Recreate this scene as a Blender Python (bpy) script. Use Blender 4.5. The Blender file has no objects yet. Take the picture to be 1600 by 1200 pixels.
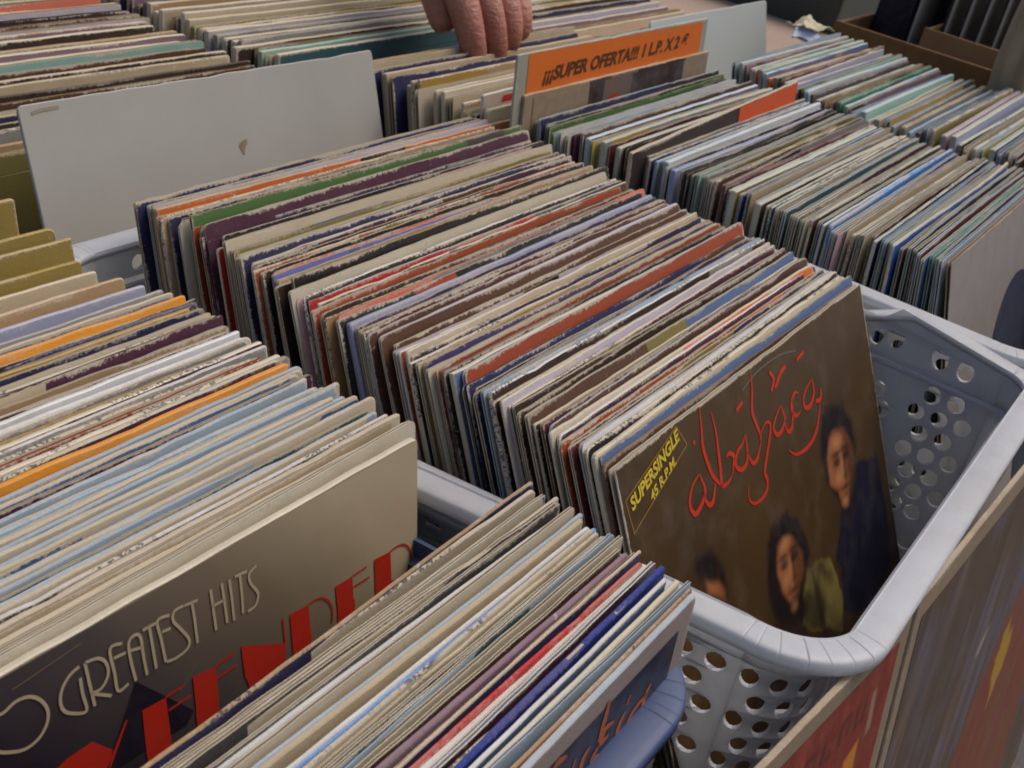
import bpy, bmesh, math, random
from mathutils import Vector, Matrix, noise
scene = bpy.context.scene
COL = scene.collection
R = math.radians
ZT = 1.0            # height of the record tops above the ground

# ---------------------------------------------------------------- camera
cam_d = bpy.data.cameras.new("camera"); cam = bpy.data.objects.new("camera", cam_d); COL.objects.link(cam)
scene.camera = cam
cam_d.sensor_width = 36.0; cam_d.lens = 1919.93/1600*36; cam_d.clip_start = 0.02; cam_d.clip_end = 200
P, RO, AL = .5049, -.2285, 1.0905
_u = Vector((math.cos(AL), math.sin(AL), 0)); _w = Vector((-math.sin(AL), math.cos(AL), 0)); _z = Vector((0, 0, 1))
_rt = Vector((1, 0, 0)); _up = Vector((0, math.sin(P), math.cos(P))); _fw = Vector((0, math.cos(P), -math.sin(P)))
_cx = math.cos(RO)*_rt - math.sin(RO)*_up; _cy = math.sin(RO)*_rt + math.cos(RO)*_up; _cz = -_fw
def _tw(v): return Vector((v.dot(_u), v.dot(_w), v.dot(_z)))
_m = Matrix((_tw(_cx), _tw(_cy), _tw(_cz))).transposed().to_4x4()
_m.translation = Vector((0, 0, ZT+.2703))
cam.matrix_world = _m
cam_d.dof.use_dof = True; cam_d.dof.focus_distance = .55; cam_d.dof.aperture_fstop = 30

# ---------------------------------------------------------------- light
world = bpy.data.worlds.new("World"); scene.world = world; world.use_nodes = True
nt = world.node_tree; nt.nodes.clear()
sky = nt.nodes.new("ShaderNodeTexSky"); sky.sky_type = 'NISHITA'; sky.sun_disc = False
SUN_EL, SUN_AZ = R(58), R(112)      # azimuth measured from +Y towards +X
sky.sun_elevation = SUN_EL; sky.sun_rotation = SUN_AZ
sky.air_density = 1.0; sky.dust_density = 4.0; sky.ozone_density = 1.0
bg = nt.nodes.new("ShaderNodeBackground"); bg.inputs[1].default_value = .13
wo = nt.nodes.new("ShaderNodeOutputWorld")
wm = nt.nodes.new("ShaderNodeMix"); wm.data_type = 'RGBA'; wm.blend_type = 'MULTIPLY'; wm.inputs[0].default_value = 1
wm.inputs[7].default_value = (1.06, .99, .97, 1)      # warm tint on the sky as white balance; no awning is modelled
nt.links.new(sky.outputs[0], wm.inputs[6]); nt.links.new(wm.outputs[2], bg.inputs[0]); nt.links.new(bg.outputs[0], wo.inputs[0])
sd = bpy.data.lights.new("sun", 'SUN'); sd.energy = 2.1; sd.angle = R(40); sd.color = (1, .97, .93)
sun = bpy.data.objects.new("sun", sd); COL.objects.link(sun)
_d = Vector((math.sin(SUN_AZ)*math.cos(SUN_EL), math.cos(SUN_AZ)*math.cos(SUN_EL), math.sin(SUN_EL)))
sun.rotation_euler = _d.to_track_quat('Z', 'Y').to_euler(); sun.location = (2, 2, 4)
vs = scene.view_settings; vs.view_transform = 'Standard'; vs.look = 'None'; vs.gamma = 1; vs.exposure = -.2
scene.cycles.filter_width = 1.8      # phone-camera softness

# ---------------------------------------------------------------- colours
def lin(c):
    return tuple(((v/255)/12.92 if v/255 <= .04045 else (((v/255)+.055)/1.055)**2.4) for v in c)
PAL = dict(cream=(198,184,156), ivory=(208,198,172), white=(214,214,210), paleblue=(160,178,190), lilac=(188,180,194),
 grey=(140,138,134), darkgrey=(72,70,72), tan=(168,138,100), beige=(186,168,136), navy=(34,38,78), black=(24,20,22), plum=(74,30,56),
 brown=(86,54,38), darkbrown=(48,32,26), orange=(216,108,36), amber=(224,146,34), rust=(160,68,32), red=(190,44,40),
 salmon=(222,120,98), green=(74,112,56), olive=(124,114,56), yellow=(204,184,72), teal=(48,92,98), blue=(48,98,176),
 skyblue=(84,146,214), royal=(20,46,128), periwinkle=(116,122,188), mauve=(134,106,118), purple=(58,46,92), silver=(150,155,178),
 pink=(206,168,172), mint=(148,188,172), steel=(78,106,146), ochre=(164,132,56), maroon=(96,30,38), seagreen=(30,120,80))
WORD = dict(paleblue='pale blue', darkgrey='dark grey', darkbrown='dark brown', skyblue='sky blue', royal='royal blue',
 periwinkle='periwinkle blue', seagreen='sea green', steel='steel blue', navy='navy blue', olive='olive green')
LP = {k: lin(v) for k, v in PAL.items()}
def word(k): return WORD.get(k, k)

# ---------------------------------------------------------------- node helpers
def new_mat(name):
    m = bpy.data.materials.new(name); m.use_nodes = True
    n = m.node_tree; n.nodes.clear()
    o = n.nodes.new("ShaderNodeOutputMaterial"); b = n.nodes.new("ShaderNodeBsdfPrincipled")
    n.links.new(b.outputs[0], o.inputs[0])
    return m, n, b
def mixc(n, f, a, b, mode='MIX'):
    x = n.nodes.new("ShaderNodeMix"); x.data_type = 'RGBA'; x.blend_type = mode
    for s, v in ((x.inputs[0], f), (x.inputs[6], a), (x.inputs[7], b)):
        if hasattr(v, 'links'): n.links.new(v, s)
        else: s.default_value = v if not isinstance(v, tuple) else (*v, 1)[:4]
    return x.outputs[2]
def math_(n, op, a, b=0.0, c=0.0, clamp=False):
    x = n.nodes.new("ShaderNodeMath"); x.operation = op; x.use_clamp = clamp
    for s, v in zip(x.inputs, (a, b, c)):
        if hasattr(v, 'links'): n.links.new(v, s)
        else: s.default_value = v
    return x.outputs[0]
def noise_(n, vec, scale, detail=3, rough=.6):
    x = n.nodes.new("ShaderNodeTexNoise"); x.inputs['Scale'].default_value = scale
    x.inputs['Detail'].default_value = detail; x.inputs['Roughness'].default_value = rough
    n.links.new(vec, x.inputs['Vector']); return x.outputs[0]
def ramp(n, fac, a, b):
    x = n.nodes.new("ShaderNodeMapRange"); x.inputs[1].default_value = a; x.inputs[2].default_value = b
    n.links.new(fac, x.inputs[0]); return x.outputs[0]
def objvec(n, scale=(1, 1, 1)):
    t = n.nodes.new("ShaderNodeTexCoord"); i = n.nodes.new("ShaderNodeObjectInfo")
    m = n.nodes.new("ShaderNodeMapping"); m.inputs['Scale'].default_value = scale
    n.links.new(t.outputs['Object'], m.inputs['Vector'])
    v = n.nodes.new("ShaderNodeVectorMath"); v.operation = 'ADD'
    s = math_(n, 'MULTIPLY', i.outputs['Random'], 37.0)
    n.links.new(m.outputs[0], v.inputs[0]); n.links.new(s, v.inputs[1])
    return v.outputs[0]

# cardboard of the sleeves: cover colour and edge colour come with the mesh; worn white paper breaks through near the rim
def sleeve_material():
    m, n, b = new_mat("sleeve_card")
    v = objvec(n)
    col = n.nodes.new("ShaderNodeAttribute"); col.attribute_name = "Col"
    rim = n.nodes.new("ShaderNodeAttribute"); rim.attribute_name = "rim"
    txt = n.nodes.new("ShaderNodeAttribute"); txt.attribute_name = "txt"
    n1 = noise_(n, v, 420, 4, .75); n2 = noise_(n, v, 45, 3); n3 = noise_(n, v, 900, 2)
    vs_ = objvec(n, (1, 1, .25)); n4 = noise_(n, vs_, 500, 2)
    # dirt and print mottling
    c0 = mixc(n, ramp(n, n2, .25, .7), col.outputs['Color'], mixc(n, .20, col.outputs['Color'], (.12, .085, .055, 1)))
    c0 = mixc(n, math_(n, 'MULTIPLY', ramp(n, n3, .45, .8), .10), c0, (.30, .27, .22, 1))
    # worn rim: paper core showing through
    w = math_(n, 'SUBTRACT', math_(n, 'MULTIPLY', ramp(n, n1, .28, .78), .30), rim.outputs['Fac'])
    n5 = noise_(n, v, 17, 3)
    w = math_(n, 'ADD', w, math_(n, 'SUBTRACT', math_(n, 'MULTIPLY', ramp(n, n5, .38, .66), .22), .12))
    w = math_(n, 'MULTIPLY', ramp(n, w, .03, .13), txt.outputs['Alpha'])
    w = math_(n, 'MINIMUM', w, 1.0)
    worn = mixc(n, n4, (.68, .61, .48, 1), (.42, .34, .24, 1))
    c1 = mixc(n, w, c0, worn)
    # small white chips anywhere close to the rim
    vor = n.nodes.new("ShaderNodeTexVoronoi"); vor.inputs['Scale'].default_value = 130
    vd = n.nodes.new('ShaderNodeVectorMath'); vd.operation = 'ADD'; n.links.new(v, vd.inputs[0]); n.links.new(math_(n, 'MULTIPLY', n1, .012), vd.inputs[1]); n.links.new(vd.outputs[0], vor.inputs['Vector'])
    chip = math_(n, 'MULTIPLY', math_(n, 'LESS_THAN', math_(n, 'ADD', vor.outputs['Distance'], math_(n, 'MULTIPLY', n4, .25)), .22), math_(n, 'LESS_THAN', rim.outputs['Fac'], .5))
    chip = math_(n, 'MULTIPLY', chip, ramp(n, noise_(n, v, 30), .55, .62))
    c2 = mixc(n, chip, c1, (.62, .58, .50, 1))
    # spine printing: small dark marks in runs along the spine
    run = ramp(n, noise_(n, v, 22, 1), .50, .54)
    mk = ramp(n, noise_(n, objvec(n, (1, 1, 1)), 620, 1), .5, .54)
    tm = math_(n, 'MULTIPLY', math_(n, 'MULTIPLY', run, mk), txt.outputs['Fac'])
    c3 = mixc(n, math_(n, 'MULTIPLY', tm, .8), c2, (.04, .04, .05, 1))
    n.links.new(c3, b.inputs['Base Color'])
    oi = n.nodes.new('ShaderNodeObjectInfo')
    r = math_(n, 'ADD', math_(n, 'MULTIPLY', n2, .25), math_(n, 'ADD', math_(n, 'MULTIPLY', oi.outputs['Random'], .40), .16))
    n.links.new(r, b.inputs['Roughness']); b.inputs['Specular IOR Level'].default_value = .28
    bp = n.nodes.new("ShaderNodeBump"); bp.inputs['Strength'].default_value = .35; bp.inputs['Distance'].default_value = .0006
    n.links.new(n1, bp.inputs['Height']); n.links.new(bp.outputs[0], b.inputs['Normal'])
    return m
CARD = sleeve_material()
def ink(name, c, rough=.5, mott=.25, sc=120):
    m, n, b = new_mat(name); v = objvec(n)
    f = ramp(n, noise_(n, v, sc, 4), .35, .7)
    d = tuple(x*(1-mott) + mott*.12 for x in c[:3])
    n.links.new(mixc(n, f, tuple(c[:3])+(1,), d+(1,)), b.inputs['Base Color'])
    b.inputs['Roughness'].default_value = rough; b.inputs['Specular IOR Level'].default_value = .2
    return m
def plastic_mat(name, c, rough=.32, dirt=.3, trans=0):
    m, n, b = new_mat(name); v = objvec(n)
    f = ramp(n, noise_(n, v, 9, 5, .65), .45, .75); g = ramp(n, noise_(n, v, 90, 3), .5, .8)
    c1 = mixc(n, math_(n, 'MULTIPLY', f, dirt), tuple(c)+(1,), (.22, .19, .15, 1))
    c1 = mixc(n, math_(n, 'MULTIPLY', g, dirt*.6), c1, (.18, .16, .14, 1))
    n.links.new(c1, b.inputs['Base Color'])
    n.links.new(math_(n, 'ADD', math_(n, 'MULTIPLY', f, .25), rough), b.inputs['Roughness'])
    bp = n.nodes.new("ShaderNodeBump"); bp.inputs['Strength'].default_value = .12; bp.inputs['Distance'].default_value = .0008
    n.links.new(noise_(n, v, 160, 2), bp.inputs['Height']); n.links.new(bp.outputs[0], b.inputs['Normal'])
    if trans:
        t = n.nodes.new("ShaderNodeBsdfTranslucent"); n.links.new(c1, t.inputs[0]); x = n.nodes.new("ShaderNodeMixShader"); x.inputs[0].default_value = trans
        n.links.new(b.outputs[0], x.inputs[1]); n.links.new(t.outputs[0], x.inputs[2])
        n.links.new(x.outputs[0], [q for q in n.nodes if q.type == 'OUTPUT_MATERIAL'][0].inputs[0])
    return m

# ---------------------------------------------------------------- object helpers
def tag(o, label, cat, group=None, kind=None):
    if label: o['label'] = label
    if cat: o['category'] = cat
    if group: o['group'] = group
    if kind: o['kind'] = kind
    return o
def link(name, me, mats, parent=None):
    o = bpy.data.objects.new(name, me); COL.objects.link(o)
    for m in (mats if isinstance(mats, (list, tuple)) else [mats]):
        if m and m.name not in me.materials: me.materials.append(m)
    if parent: o.parent = parent
    return o
def empty(name, loc, rot=(0, 0, 0)):
    o = bpy.data.objects.new(name, None); o.empty_display_size = .05; COL.objects.link(o)
    o.location = loc; o.rotation_euler = rot; return o
def bm_to(name, bm, mats, parent=None, smooth=False):
    bmesh.ops.recalc_face_normals(bm, faces=bm.faces[:])
    me = bpy.data.meshes.new(name); bm.to_mesh(me); bm.free()
    if smooth:
        for p in me.polygons: p.use_smooth = True
    return link(name, me, mats, parent)
def bx(bm, x0, x1, y0, y1, z0, z1, bev=0):
    g = bmesh.ops.create_cube(bm, size=1)['verts']
    for v in g: v.co = Vector((x0+(v.co.x+.5)*(x1-x0), y0+(v.co.y+.5)*(y1-y0), z0+(v.co.z+.5)*(z1-z0)))
    if bev:
        es = list({e for v in g for e in v.link_edges})
        bmesh.ops.bevel(bm, geom=es, offset=bev, segments=2, affect='EDGES')

# ---------------------------------------------------------------- one record sleeve
S = .315
def sleeve_mesh(rng, w, t, face, edge, spine, blocks=None, flat=False, text=False, worn=1.0, fine=True, back=None):
    """square card sleeve standing on z=0, front (-y) side printed; top profile is a folded spine or an open pocket"""
    rc = rng.choice([.0008, .0012, .0016, .002, .0035])
    pts = []
    def arc(cx, cz, a0):
        for k in range(4):
            a = a0 + k/3*math.pi/2; pts.append((cx+rc*math.cos(a), cz+rc*math.sin(a)))
    H = S
    arc(w-rc, rc, -math.pi/2)
    ns = 7 if fine else 3
    for k in range(1, ns): pts.append((w, rc+(H-2*rc)*k/ns))
    arc(w-rc, H-rc, 0)
    nt_ = 34 if fine else 14
    for k in range(1, nt_): pts.append((w-rc-(w-2*rc)*k/nt_, H))
    arc(rc, H-rc, math.pi/2)
    for k in range(1, ns): pts.append((0, H-rc-(H-2*rc)*k/ns))
    arc(rc, rc, math.pi)
    N = len(pts)
    ph, am = rng.uniform(0, 6.28), (rng.uniform(.0000, .0011) if rng.random() < .85 else rng.uniform(.0014, .0024))*(0 if flat else 1)
    ph2 = rng.uniform(0, 99)
    wob = []
    for (x, z) in pts:
        j = noise.noise(Vector((x*55+ph2, z*55, 1.7)))*.0005 + noise.noise(Vector((x*190+ph2, z*190, 5.1)))*.0003
        if noise.noise(Vector((x*25, z*25, ph2))) > .52 and z > H*.9: j -= .0006
        wob.append(j)
    def bend(x, z): return am*math.sin(x/w*math.pi*1.3+ph)*(z/H)
    if spine: prof = [(-t/2, .012), (-t/2, .0006), (-t*.30, 0), (t*.30, 0), (t/2, .0006), (t/2, .012)]
    else:
        c = min(.0006, t*.24)
        prof = [(-t/2, .012), (-t/2, 0), (-t/2+c, 0), (-t/2+c*1.2, .0035), (t/2-c*1.2, .0035), (t/2-c, 0), (t/2, 0), (t/2, .012)]
    bm = bmesh.new()
    cl = bm.loops.layers.float_color.new("Col"); rl = bm.verts.layers.float.new("rim"); tl = bm.loops.layers.float_color.new("txt")
    rings = []
    cx, cz = w/2, H/2
    for (y, ins) in prof:
        ring = []
        for i, (x, z) in enumerate(pts):
            sx = (w/2-ins)/(w/2); sz = (H/2-ins)/(H/2)
            X = cx+(x-cx)*sx; Z = cz+(z-cz)*sz
            if ins < .002: X += (1 if x > cx else -1)*wob[i]*(1 if .01 < z < H-.01 else .2); Z += wob[i] if z > H*.5 else 0
            v = bm.verts.new((X, y+bend(x, z)+ (0 if flat else 0), Z)); v[rl] = 0.0 if ins < .002 else 1.0
            ring.append(v)
        rings.append(ring)
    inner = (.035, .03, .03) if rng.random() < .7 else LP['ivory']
    def colr(f, c, tx=0, al=1.0):
        for lp in f.loops: lp[cl] = (*c, 1); lp[tl] = (tx, tx, tx, al)
    def blk(x):
        if blocks:
            for (a, bb, c) in blocks:
                if a*w <= x <= bb*w: return c
        return face
    back = back or face
    for r in range(len(rings)-1):
        A, B = rings[r], rings[r+1]
        for i in range(N):
            j = (i+1) % N
            f = bm.faces.new((A[i], A[j], B[j], B[i]))
            xm = (pts[i][0]+pts[j][0])/2
            if r == 0: colr(f, blk(xm), 0, worn)
            elif r == len(rings)-2: colr(f, back, 0, worn)
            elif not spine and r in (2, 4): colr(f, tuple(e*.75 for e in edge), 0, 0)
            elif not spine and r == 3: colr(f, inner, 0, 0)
            else: colr(f, edge, 1 if (text and spine) else 0, worn*(.22 if sum(abs(p_-q_) for p_, q_ in zip(edge, face)) < .12 else .75))
    f = bm.faces.new(list(reversed(rings[0]))); colr(f, face, 0, worn)
    f = bm.faces.new(rings[-1]); colr(f, back, 0, worn)
    bmesh.ops.recalc_face_normals(bm, faces=bm.faces[:])
    me = bpy.data.meshes.new("record_sleeve"); bm.to_mesh(me); bm.free()
    me.materials.append(CARD)
    return me
def place_sleeve(o, x, y, z, lean, yaw=0.0, roll=0.0):
    """x, y, z: the top left front corner, z relative to the common height of the tops; lean tips the top away"""
    o.rotation_mode = 'XYZ'
    M = Matrix.Rotation(yaw, 4, 'Z') @ Matrix.Rotation(-R(lean), 4, 'X') @ Matrix.Rotation(roll, 4, 'Y')
    top = M @ Vector((0, 0, S))
    M.translation = Vector((x, y, ZT+z)) - top
    o.matrix_world = M
    return o

ORD = ['', 'first','second','third','fourth','fifth','sixth','seventh','eighth','ninth','tenth','eleventh','twelfth','thirteenth','fourteenth',
 'fifteenth','sixteenth','seventeenth','eighteenth','nineteenth']
TENS = {20:'twenti',30:'thirti',40:'forti',50:'fifti',60:'sixti',70:'seventi',80:'eighti',90:'nineti'}
def ordn(k):
    if k < 20: return ORD[k]
    t, r = k//10*10, k % 10
    return TENS[t]+'eth' if r == 0 else {20:'twenty',30:'thirty',40:'forty',50:'fifty',60:'sixty',70:'seventy',80:'eighty',90:'ninety'}[t]+'-'+ORD[r]
def interp(kf, y):
    kf = sorted(kf)
    if y <= kf[0][0]: return kf[0][1]
    for (a, va), (b, vb) in zip(kf, kf[1:]):
        if y <= b: return va+(vb-va)*(y-a)/(b-a)
    return kf[-1][1]
def parse(tok):
    """'navy=*' -> colour, same coloured spine, thick. '-' thin, '^' stands a little higher, '#' printed spine, ':a/b/c' blocks of colour"""
    blocks = None
    if ':' in tok: tok, bl = tok.split(':'); blocks = bl.split('/')
    fl = ''.join(c for c in tok if not c.isalpha()); col = ''.join(c for c in tok if c.isalpha())
    return col, fl, blocks
def row(tokens, yfar, ynear, xl, lean, where, group, seed, z=0.0, w=.3125, xj=.0025, zj=.0013, fine=True, tint=None, count_from='front', first=1, swap=.5, blk=.3, dense=0, tf=None):
    """tokens run from the far end to the near end; everything is measured on the record tops"""
    rng = random.Random(seed)
    ps = [list(parse(t)) for t in tokens]
    if dense:
        o_ = []
        for q in ps:
            o_.append(q)
            if rng.random() < dense: o_.append([rng.choice(['cream', 'cream', 'darkbrown', 'plum', 'ivory', 'navy', 'brown', 'white', 'tan', 'black', 'maroon', 'rust']), rng.choice(['', '', '-', '#']), None])
        ps = o_
    for q in ps:      # many pale edged sleeves carry dark printed fronts
        if q[0] in ('cream', 'ivory', 'beige', 'white', 'grey') and '=' not in q[1] and '*' not in q[1] and rng.random() < swap:
            q[0] = rng.choice(['darkbrown', 'brown', 'plum', 'navy', 'black', 'maroon', 'darkbrown', 'tan', 'rust', 'brown', 'black'])
    ws = [1.55 if '*' in f else (.7 if '-' in f else 1.0) for _, f, _ in ps]
    tot = sum(ws)-ws[0]*.5-ws[-1]*.5
    y = yfar; out = []
    n = len(ps)
    seen = set()
    for i, (c, f, bl) in enumerate(ps):
        if i: y -= (ws[i-1]+ws[i])*.5*(yfar-ynear)/tot
        pitch = ws[i]*(yfar-ynear)/tot
        L = interp(lean, y)
        t = min(.0055, max(.0012, pitch*math.cos(R(L))*(rng.uniform(.48, .68) if ('*' not in f and '=' not in f) else rng.uniform(.62, .8))))
        if tf: t = min(.0085, max(.0012, pitch*math.cos(R(L))*rng.uniform(*tf)))
        same = '=' in f or c in ('cream', 'ivory', 'white', 'paleblue', 'beige') or rng.random() < .10
        ed = LP[c] if same else LP[rng.choice(['cream', 'ivory', 'ivory', 'white', 'cream', 'beige', 'tan'])]
        if tint: ed = tuple(a*b for a, b in zip(ed, tint))  # shifts the edge colour; the right rows get cool light painted in this way
        k = rng.uniform(.85, 1.1); face = tuple(min(.8, v*k) for v in LP[c])
        spine = ('=' in f) or ('#' in f) or ('*' in f) or rng.random() < .2
        blocks = None
        if bl:
            cuts = [0] + sorted(rng.uniform(.12, .88) for _ in range(len(bl)-1)) + [1]
            blocks = [(cuts[q], cuts[q+1], LP[b]) for q, b in enumerate(bl)]
        elif rng.random() < blk and c not in ('cream', 'ivory', 'white'):
            a = rng.uniform(0, .85); blocks = [(a, a+rng.uniform(.04, .25), LP[rng.choice(['cream', 'grey', 'brown', 'navy', 'tan', 'darkgrey', 'mauve', 'steel', 'olive', 'rust', 'black', 'beige', 'ochre'])])]
        me = sleeve_mesh(rng, w*rng.uniform(.992, 1.003), t, face, ed, spine, blocks, text='#' in f or rng.random() < .08, worn=rng.uniform(.5, 1.2)*(.45 if '*' in f else 1), fine=fine,
                         back=LP[rng.choice(['cream', 'white', 'grey', 'beige', 'black'])])
        o = link("record_sleeve", me, None)
        dz = max(-2.3*zj, min(2.3*zj, rng.gauss(0, zj))) + (.004 if '^' in f else 0) + (.010 if '!' in f else 0)
        place_sleeve(o, interp(xl, y)+rng.gauss(0, xj), y+rng.uniform(-.15, .15)*pitch, z+dz, L+rng.gauss(0, .12), R(rng.gauss(0, .16)), R(rng.gauss(0, .17)))
        nb = word(ps[i-1][0]) if i else None; nf = word(ps[i+1][0]) if i+1 < n else None
        k = n-i-1+first if count_from == 'front' else i+first
        th = 'thick ' if '*' in f else ('thin ' if '-' in f else '')
        lab = f"{th}{word(c)} sleeve, {ordn(k)} from the {count_from} {where}"
        if nb and nf: lab2 = f"{th}{word(c)} sleeve between {nb} and {nf} ones, {ordn(k)} from the {count_from} {where}"
        else: lab2 = lab
        if len(lab2.split()) <= 16: lab = lab2
        tag(o, lab, 'record', group)
        out.append(o)
    return out

# ---------------------------------------------------------------- flat printed shapes on a sleeve (its own local millimetres)
def loc_pt(a, b, off): return Vector((a/1000, off, S-b/1000))
def ribbon(bm, pts, wd, off, mi=0, smooth=True, taper=None):
    P_ = [Vector((a, b)) for a, b in pts]
    if smooth and len(P_) > 2:
        closed = (P_[0]-P_[-1]).length < 1e-6
        Q = []
        for i in range(len(P_)-1):
            p0 = P_[i-1] if i else (P_[-2] if closed else P_[0]); p3 = P_[i+2] if i+2 < len(P_) else (P_[1] if closed else P_[-1])
            p1, p2 = P_[i], P_[i+1]
            for s in range(5):
                u = s/5
                Q.append(.5*((2*p1)+(-p0+p2)*u+(2*p0-5*p1+4*p2-p3)*u*u+(-p0+3*p1-3*p2+p3)*u**3))
        Q.append(P_[-1]); P_ = Q
    n = len(P_); L = []; Rr = []
    for i in range(n):
        d = (P_[min(i+1, n-1)]-P_[max(i-1, 0)]); d = d.normalized() if d.length > 1e-9 else Vector((1, 0))
        k = wd/2
        if taper: k *= taper[0]+(taper[1]-taper[0])*math.sin(math.pi*i/(n-1)) if n > 1 else 1
        nn = Vector((-d.y, d.x))*k
        L.append(bm.verts.new(loc_pt(*(P_[i]+nn), off))); Rr.append(bm.verts.new(loc_pt(*(P_[i]-nn), off)))
    for i in range(n-1):
        f = bm.faces.new((L[i], L[i+1], Rr[i+1], Rr[i])); f.material_index = mi
def poly(bm, pts, off, mi=0, smooth=False, clip=None):
    P_ = [Vector(p) for p in pts]
    if smooth:
        Q = []; n = len(P_)
        for i in range(n):
            p0, p1, p2, p3 = P_[i-1], P_[i], P_[(i+1) % n], P_[(i+2) % n]
            for s in range(4):
                u = s/4
                Q.append(.5*((2*p1)+(-p0+p2)*u+(2*p0-5*p1+4*p2-p3)*u*u+(-p0+3*p1-3*p2+p3)*u**3))
        P_ = Q
    f = bm.faces.new([bm.verts.new(loc_pt(a, b, off)) for a, b in P_]); f.material_index = mi
    return f
def decal(name, bm, mats, parent, label=None):
    for f in bm.faces:
        f.normal_update()
        if f.normal.y > 0: f.normal_flip()
    big = [f for f in bm.faces if len(f.verts) > 4]
    if big: bmesh.ops.triangulate(bm, faces=big)
    me = bpy.data.meshes.new(name); bm.to_mesh(me); bm.free()
    o = bpy.data.objects.new(name, me); COL.objects.link(o); o.parent = parent
    for m in mats: me.materials.append(m)
    if label: o['label'] = label
    return o
def text_mesh(name, s, mat, parent, a0, b0, a1, b1, height, off, stretch=None, bold=0.0, slant=0.0):
    """lettering whose baseline runs from (a0,b0) to (a1,b1) in sleeve millimetres; height is the cap height"""
    cu = bpy.data.curves.new(name, 'FONT'); cu.body = s; cu.size = 1.0; cu.offset = bold; cu.resolution_u = 3; cu.shear = slant
    to = bpy.data.objects.new(name, cu); COL.objects.link(to)
    dg = bpy.context.evaluated_depsgraph_get(); dg.update()
    me = bpy.data.meshes.new_from_object(to.evaluated_get(dg)); bpy.data.objects.remove(to)
    xs = [v.co.x for v in me.vertices]; x0, x1 = min(xs), max(xs)
    ch = .70
    d = Vector((a1-a0, b1-b0)); ln = d.length; d.normalize(); up = Vector((d.y, -d.x))
    for v in me.vertices:
        p = Vector((a0, b0)) + d*((v.co.x-x0)/(x1-x0)*ln) + up*(v.co.y/ch*height)
        v.co = loc_pt(p.x, p.y, off)
    o = link(name, me, mat, parent)
    return o
def sub(o, name):
    return o

def painted(name, cols, sc=(6, 6, 1.2), sc2=7, coat=0.0):
    m, n, b = new_mat(name); v = objvec(n, sc)
    f = noise_(n, v, sc2, 5, .62); r = n.nodes.new("ShaderNodeValToRGB")
    n.links.new(ramp(n, f, .3, .72), r.inputs[0])
    r.color_ramp.elements[0].color = (*lin(cols[0]), 1); r.color_ramp.elements[1].color = (*lin(cols[-1]), 1)
    for k, c in enumerate(cols[1:-1]):
        e = r.color_ramp.elements.new((k+1)/(len(cols)-1)); e.color = (*lin(c), 1)
    n.links.new(r.outputs[0], b.inputs['Base Color']); b.inputs['Roughness'].default_value = .35
    b.inputs['Coat Weight'].default_value = coat; b.inputs['Coat Roughness'].default_value = .15
    return m

import numpy as np
PAINT = None
def paint_mat():
    m, n, b = new_mat("printed_picture"); v = objvec(n)
    col = n.nodes.new("ShaderNodeAttribute"); col.attribute_name = "Col"
    g = noise_(n, v, 1400, 2); f = noise_(n, v, 60, 4)
    c = mixc(n, math_(n, 'MULTIPLY', ramp(n, g, .4, .7), .22), col.outputs['Color'], (.02, .015, .012, 1))
    c = mixc(n, math_(n, 'MULTIPLY', ramp(n, f, .5, .8), .12), c, (.3, .26, .2, 1))
    n.links.new(c, b.inputs['Base Color']); b.inputs['Roughness'].default_value = .42; b.inputs['Specular IOR Level'].default_value = .35
    return m
def fnoise(X, Y, s, seed=0, octv=3):
    """smooth value noise on arrays"""
    out = 0; amp = 1; tot = 0
    for o in range(octv):
        rs = np.random.RandomState(seed+o); G = rs.rand(64, 64)
        x = X*s*2**o; y = Y*s*2**o; xi = np.floor(x).astype(int); yi = np.floor(y).astype(int); fx = x-xi; fy = y-yi
        fx = fx*fx*(3-2*fx); fy = fy*fy*(3-2*fy)
        g = lambda i, j: G[(xi+i) % 64, (yi+j) % 64]
        out = out+amp*((g(0, 0)*(1-fx)+g(1, 0)*fx)*(1-fy)+(g(0, 1)*(1-fx)+g(1, 1)*fx)*fy); tot += amp; amp *= .5
    return out/tot
def pmask(X, Y, pts, soft):
    """1 inside the closed outline, falling to 0 over soft millimetres"""
    P_ = np.array(pts, float); n = len(P_); D = np.full(X.shape, 1e9); ins = np.zeros(X.shape, bool)
    for i in range(n):
        x0, y0 = P_[i]; x1, y1 = P_[(i+1) % n]; dx, dy = x1-x0, y1-y0
        t = np.clip(((X-x0)*dx+(Y-y0)*dy)/(dx*dx+dy*dy+1e-12), 0, 1)
        D = np.minimum(D, np.hypot(X-x0-t*dx, Y-y0-t*dy))
        cr = ((y0 > Y) != (y1 > Y)) & (X < (x1-x0)*(Y-y0)/((y1-y0) or 1e-12)+x0); ins ^= cr
    s = np.where(ins, D, -D); return np.clip(s/soft+.5, 0, 1)
def ell(X, Y, cx, cy, rx, ry, soft, rot=0.0):
    c_, s_ = math.cos(rot), math.sin(rot); x = (X-cx)*c_+(Y-cy)*s_; y = -(X-cx)*s_+(Y-cy)*c_
    r = np.hypot(x/rx, y/ry); return np.clip((1-r)*min(rx, ry)/soft+.5, 0, 1)
def lay(img, m, col):
    c_ = np.array(col if not isinstance(col[0], int) else lin(col)); return img*(1-m[..., None])+c_*m[..., None]
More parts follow.
